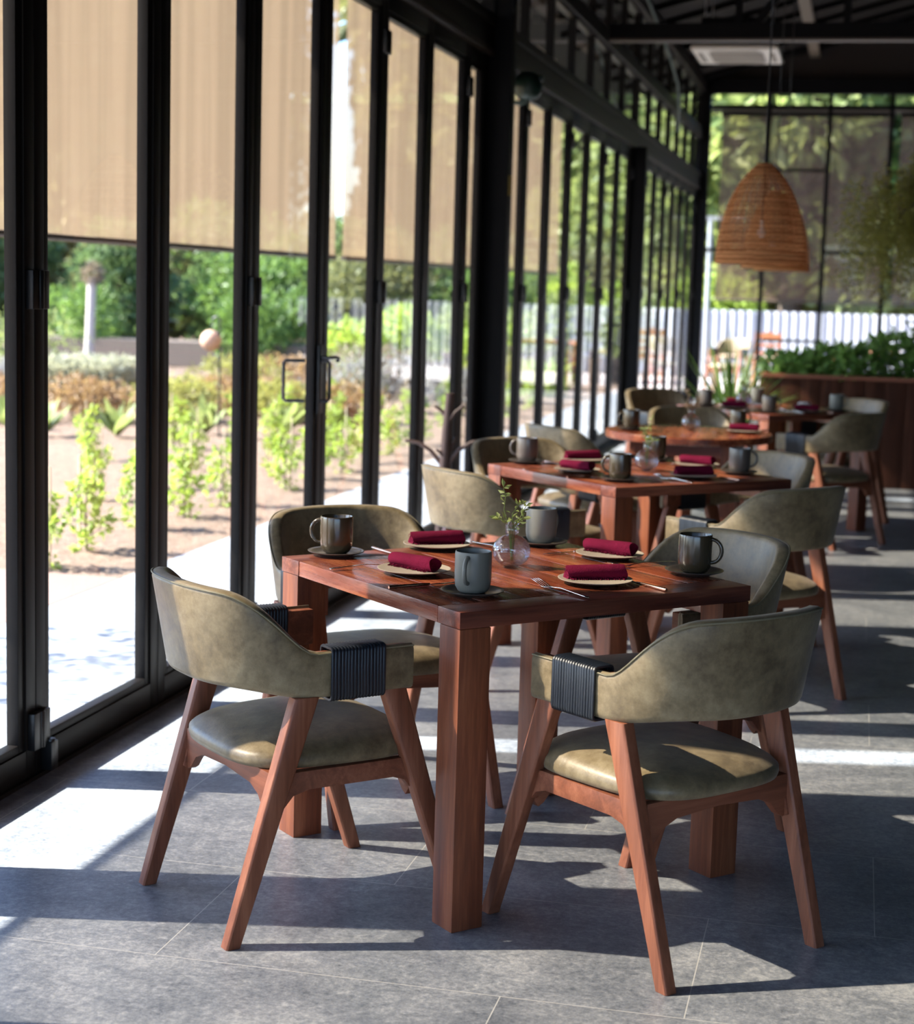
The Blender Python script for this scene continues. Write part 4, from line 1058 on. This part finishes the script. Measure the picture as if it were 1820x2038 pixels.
dup(TT, (-10.5, 49, 0), 5.3, 'narrow added sky-block tree touching the right side of the bright gap between the tan blinds', scale=(.22, .22, .72))
dup(TT, (-17.9, 50, 0), 2.6, 'slim tall added sky-block tree just left of the bright gap between the tan blinds', scale=(.42, .42, .78))
dup(TT, (-8.9, 47, 0), 3.6, 'slim tall added sky-block tree just right of the bright gap between the tan blinds', scale=(.40, .40, .78))
# leafy branch casting shade on the path
rng = random.Random(61); t = thing('slender_tree', 'slender tree out of view left, its branches shading the path', 'tree', (-3.05, 4.3, 0))
MB().tube([(0, 0, 0), (.1, .3, 1.0), (.15, .9, 1.8)], [.04, .03, .015], 8).build('trunk', 'bark', t, smooth=60)
leaf_mesh('foliage', 'leaf_mid', blob_pts(rng, 420, [((.2, 1.0, 1.95), (.5, .55, .25)), ((.1, 1.5, 1.9), (.35, .4, .2))]), .09, rng, t, .3)

# fences: corrugated light sheet
def fence(label, x0, x1, y, h, name='corrugated_fence'):
    t = thing(name, label, 'fence', (x0, y, 0)); W = x1 - x0; n = int(W / .03); b = MB()
    for i in range(n + 1):
        u = W * i / n; off = .018 * math.sin(u * 2 * PI / .15)
        b.v += [(u, off, 0), (u, off, h), (u, off + .004, 0), (u, off + .004, h)]
    for i in range(n):
        o = i * 4; b.f += [(o, o + 4, o + 5, o + 1), (o + 2, o + 3, o + 7, o + 6), (o + 1, o + 5, o + 7, o + 3)]
    b.build('sheet', 'fence', t, smooth=60)
    for i in range(int(W / 2) + 1): MB().box(i * 2 - .03, i * 2 + .03, .03, .09, 0, h).build('post', 'grey_metal', t)
fence('pale corrugated fence behind the terrace outside the far window', -1.0, 9.0, 30.45, 1.17)
fence('pale corrugated fence behind the garden, seen beyond the thick post', -7.0, -1.05, 31.6, 1.15)
t = thing('outdoor_post', 'thin pale grey post outside the far left of the end window', 'post', (.03, 26.5, 0))
MB().tube([(0, 0, 0), (0, 0, 2.56)], .035, 10).build('shaft', 'grey_metal', t, smooth=60); MB().box(-.06, .5, -.03, .03, 2.54, 2.60).build('cross_arm', 'grey_metal', t)

# terrace furniture beyond the planter
t = thing('terrace_table', 'pale wooden table on the terrace behind the planter', 'table', (.72, 26.35, 0))
MB().box(-.55, .9, -.4, .4, .50, .54).build('tabletop', 'pale_wood', t, bevel=.003)
for sx in (-.5, .85):
    for sy in (-.35, .35): MB().box(sx - .03, sx + .03, sy - .03, sy + .03, 0, .5).build('leg', 'pale_wood', t)
t = thing('terrace_table', 'second pale wooden table behind the green planter foliage', 'table', (2.45, 26.35, 0))
MB().box(-.6, .7, -.4, .4, .62, .66).build('tabletop', 'orange_wood', t, bevel=.003)
for sx in (-.5, .6):
    for sy in (-.35, .35): MB().box(sx - .03, sx + .03, sy - .03, sy + .03, 0, .62).build('leg', 'orange_wood', t)
t = thing('wooden_chair', 'orange wooden ladder-back chair on the terrace above the planter', 'chair', (.90, 27.6, 0))
for sx in (-.19, .19):
    MB().beam((sx, .2, 0), (sx, .24, .86), .035, .035, up=(0, 1, 0)).build('leg', 'orange_wood', t); MB().beam((sx, -.2, 0), (sx, -.2, .42), .035, .035, up=(0, 1, 0)).build('leg', 'orange_wood', t)
MB().box(-.21, .21, -.22, .22, .40, .43).build('seat', 'orange_wood', t, bevel=.003)
MB().prism([(-.19, .76), (.19, .76), (.19, .84), (.10, .85), (0, .88), (-.10, .85), (-.19, .84)], .225, .245, 1).build('top_rail', 'orange_wood', t)
for z in (.52, .64): MB().box(-.19, .19, .22, .24, z, z + .05).build('slat', 'orange_wood', t)
c_ = dup(CS, (.45, 25.62, 0), R_(160), 'pale-looking armchair outside the far window behind the spiky plant')
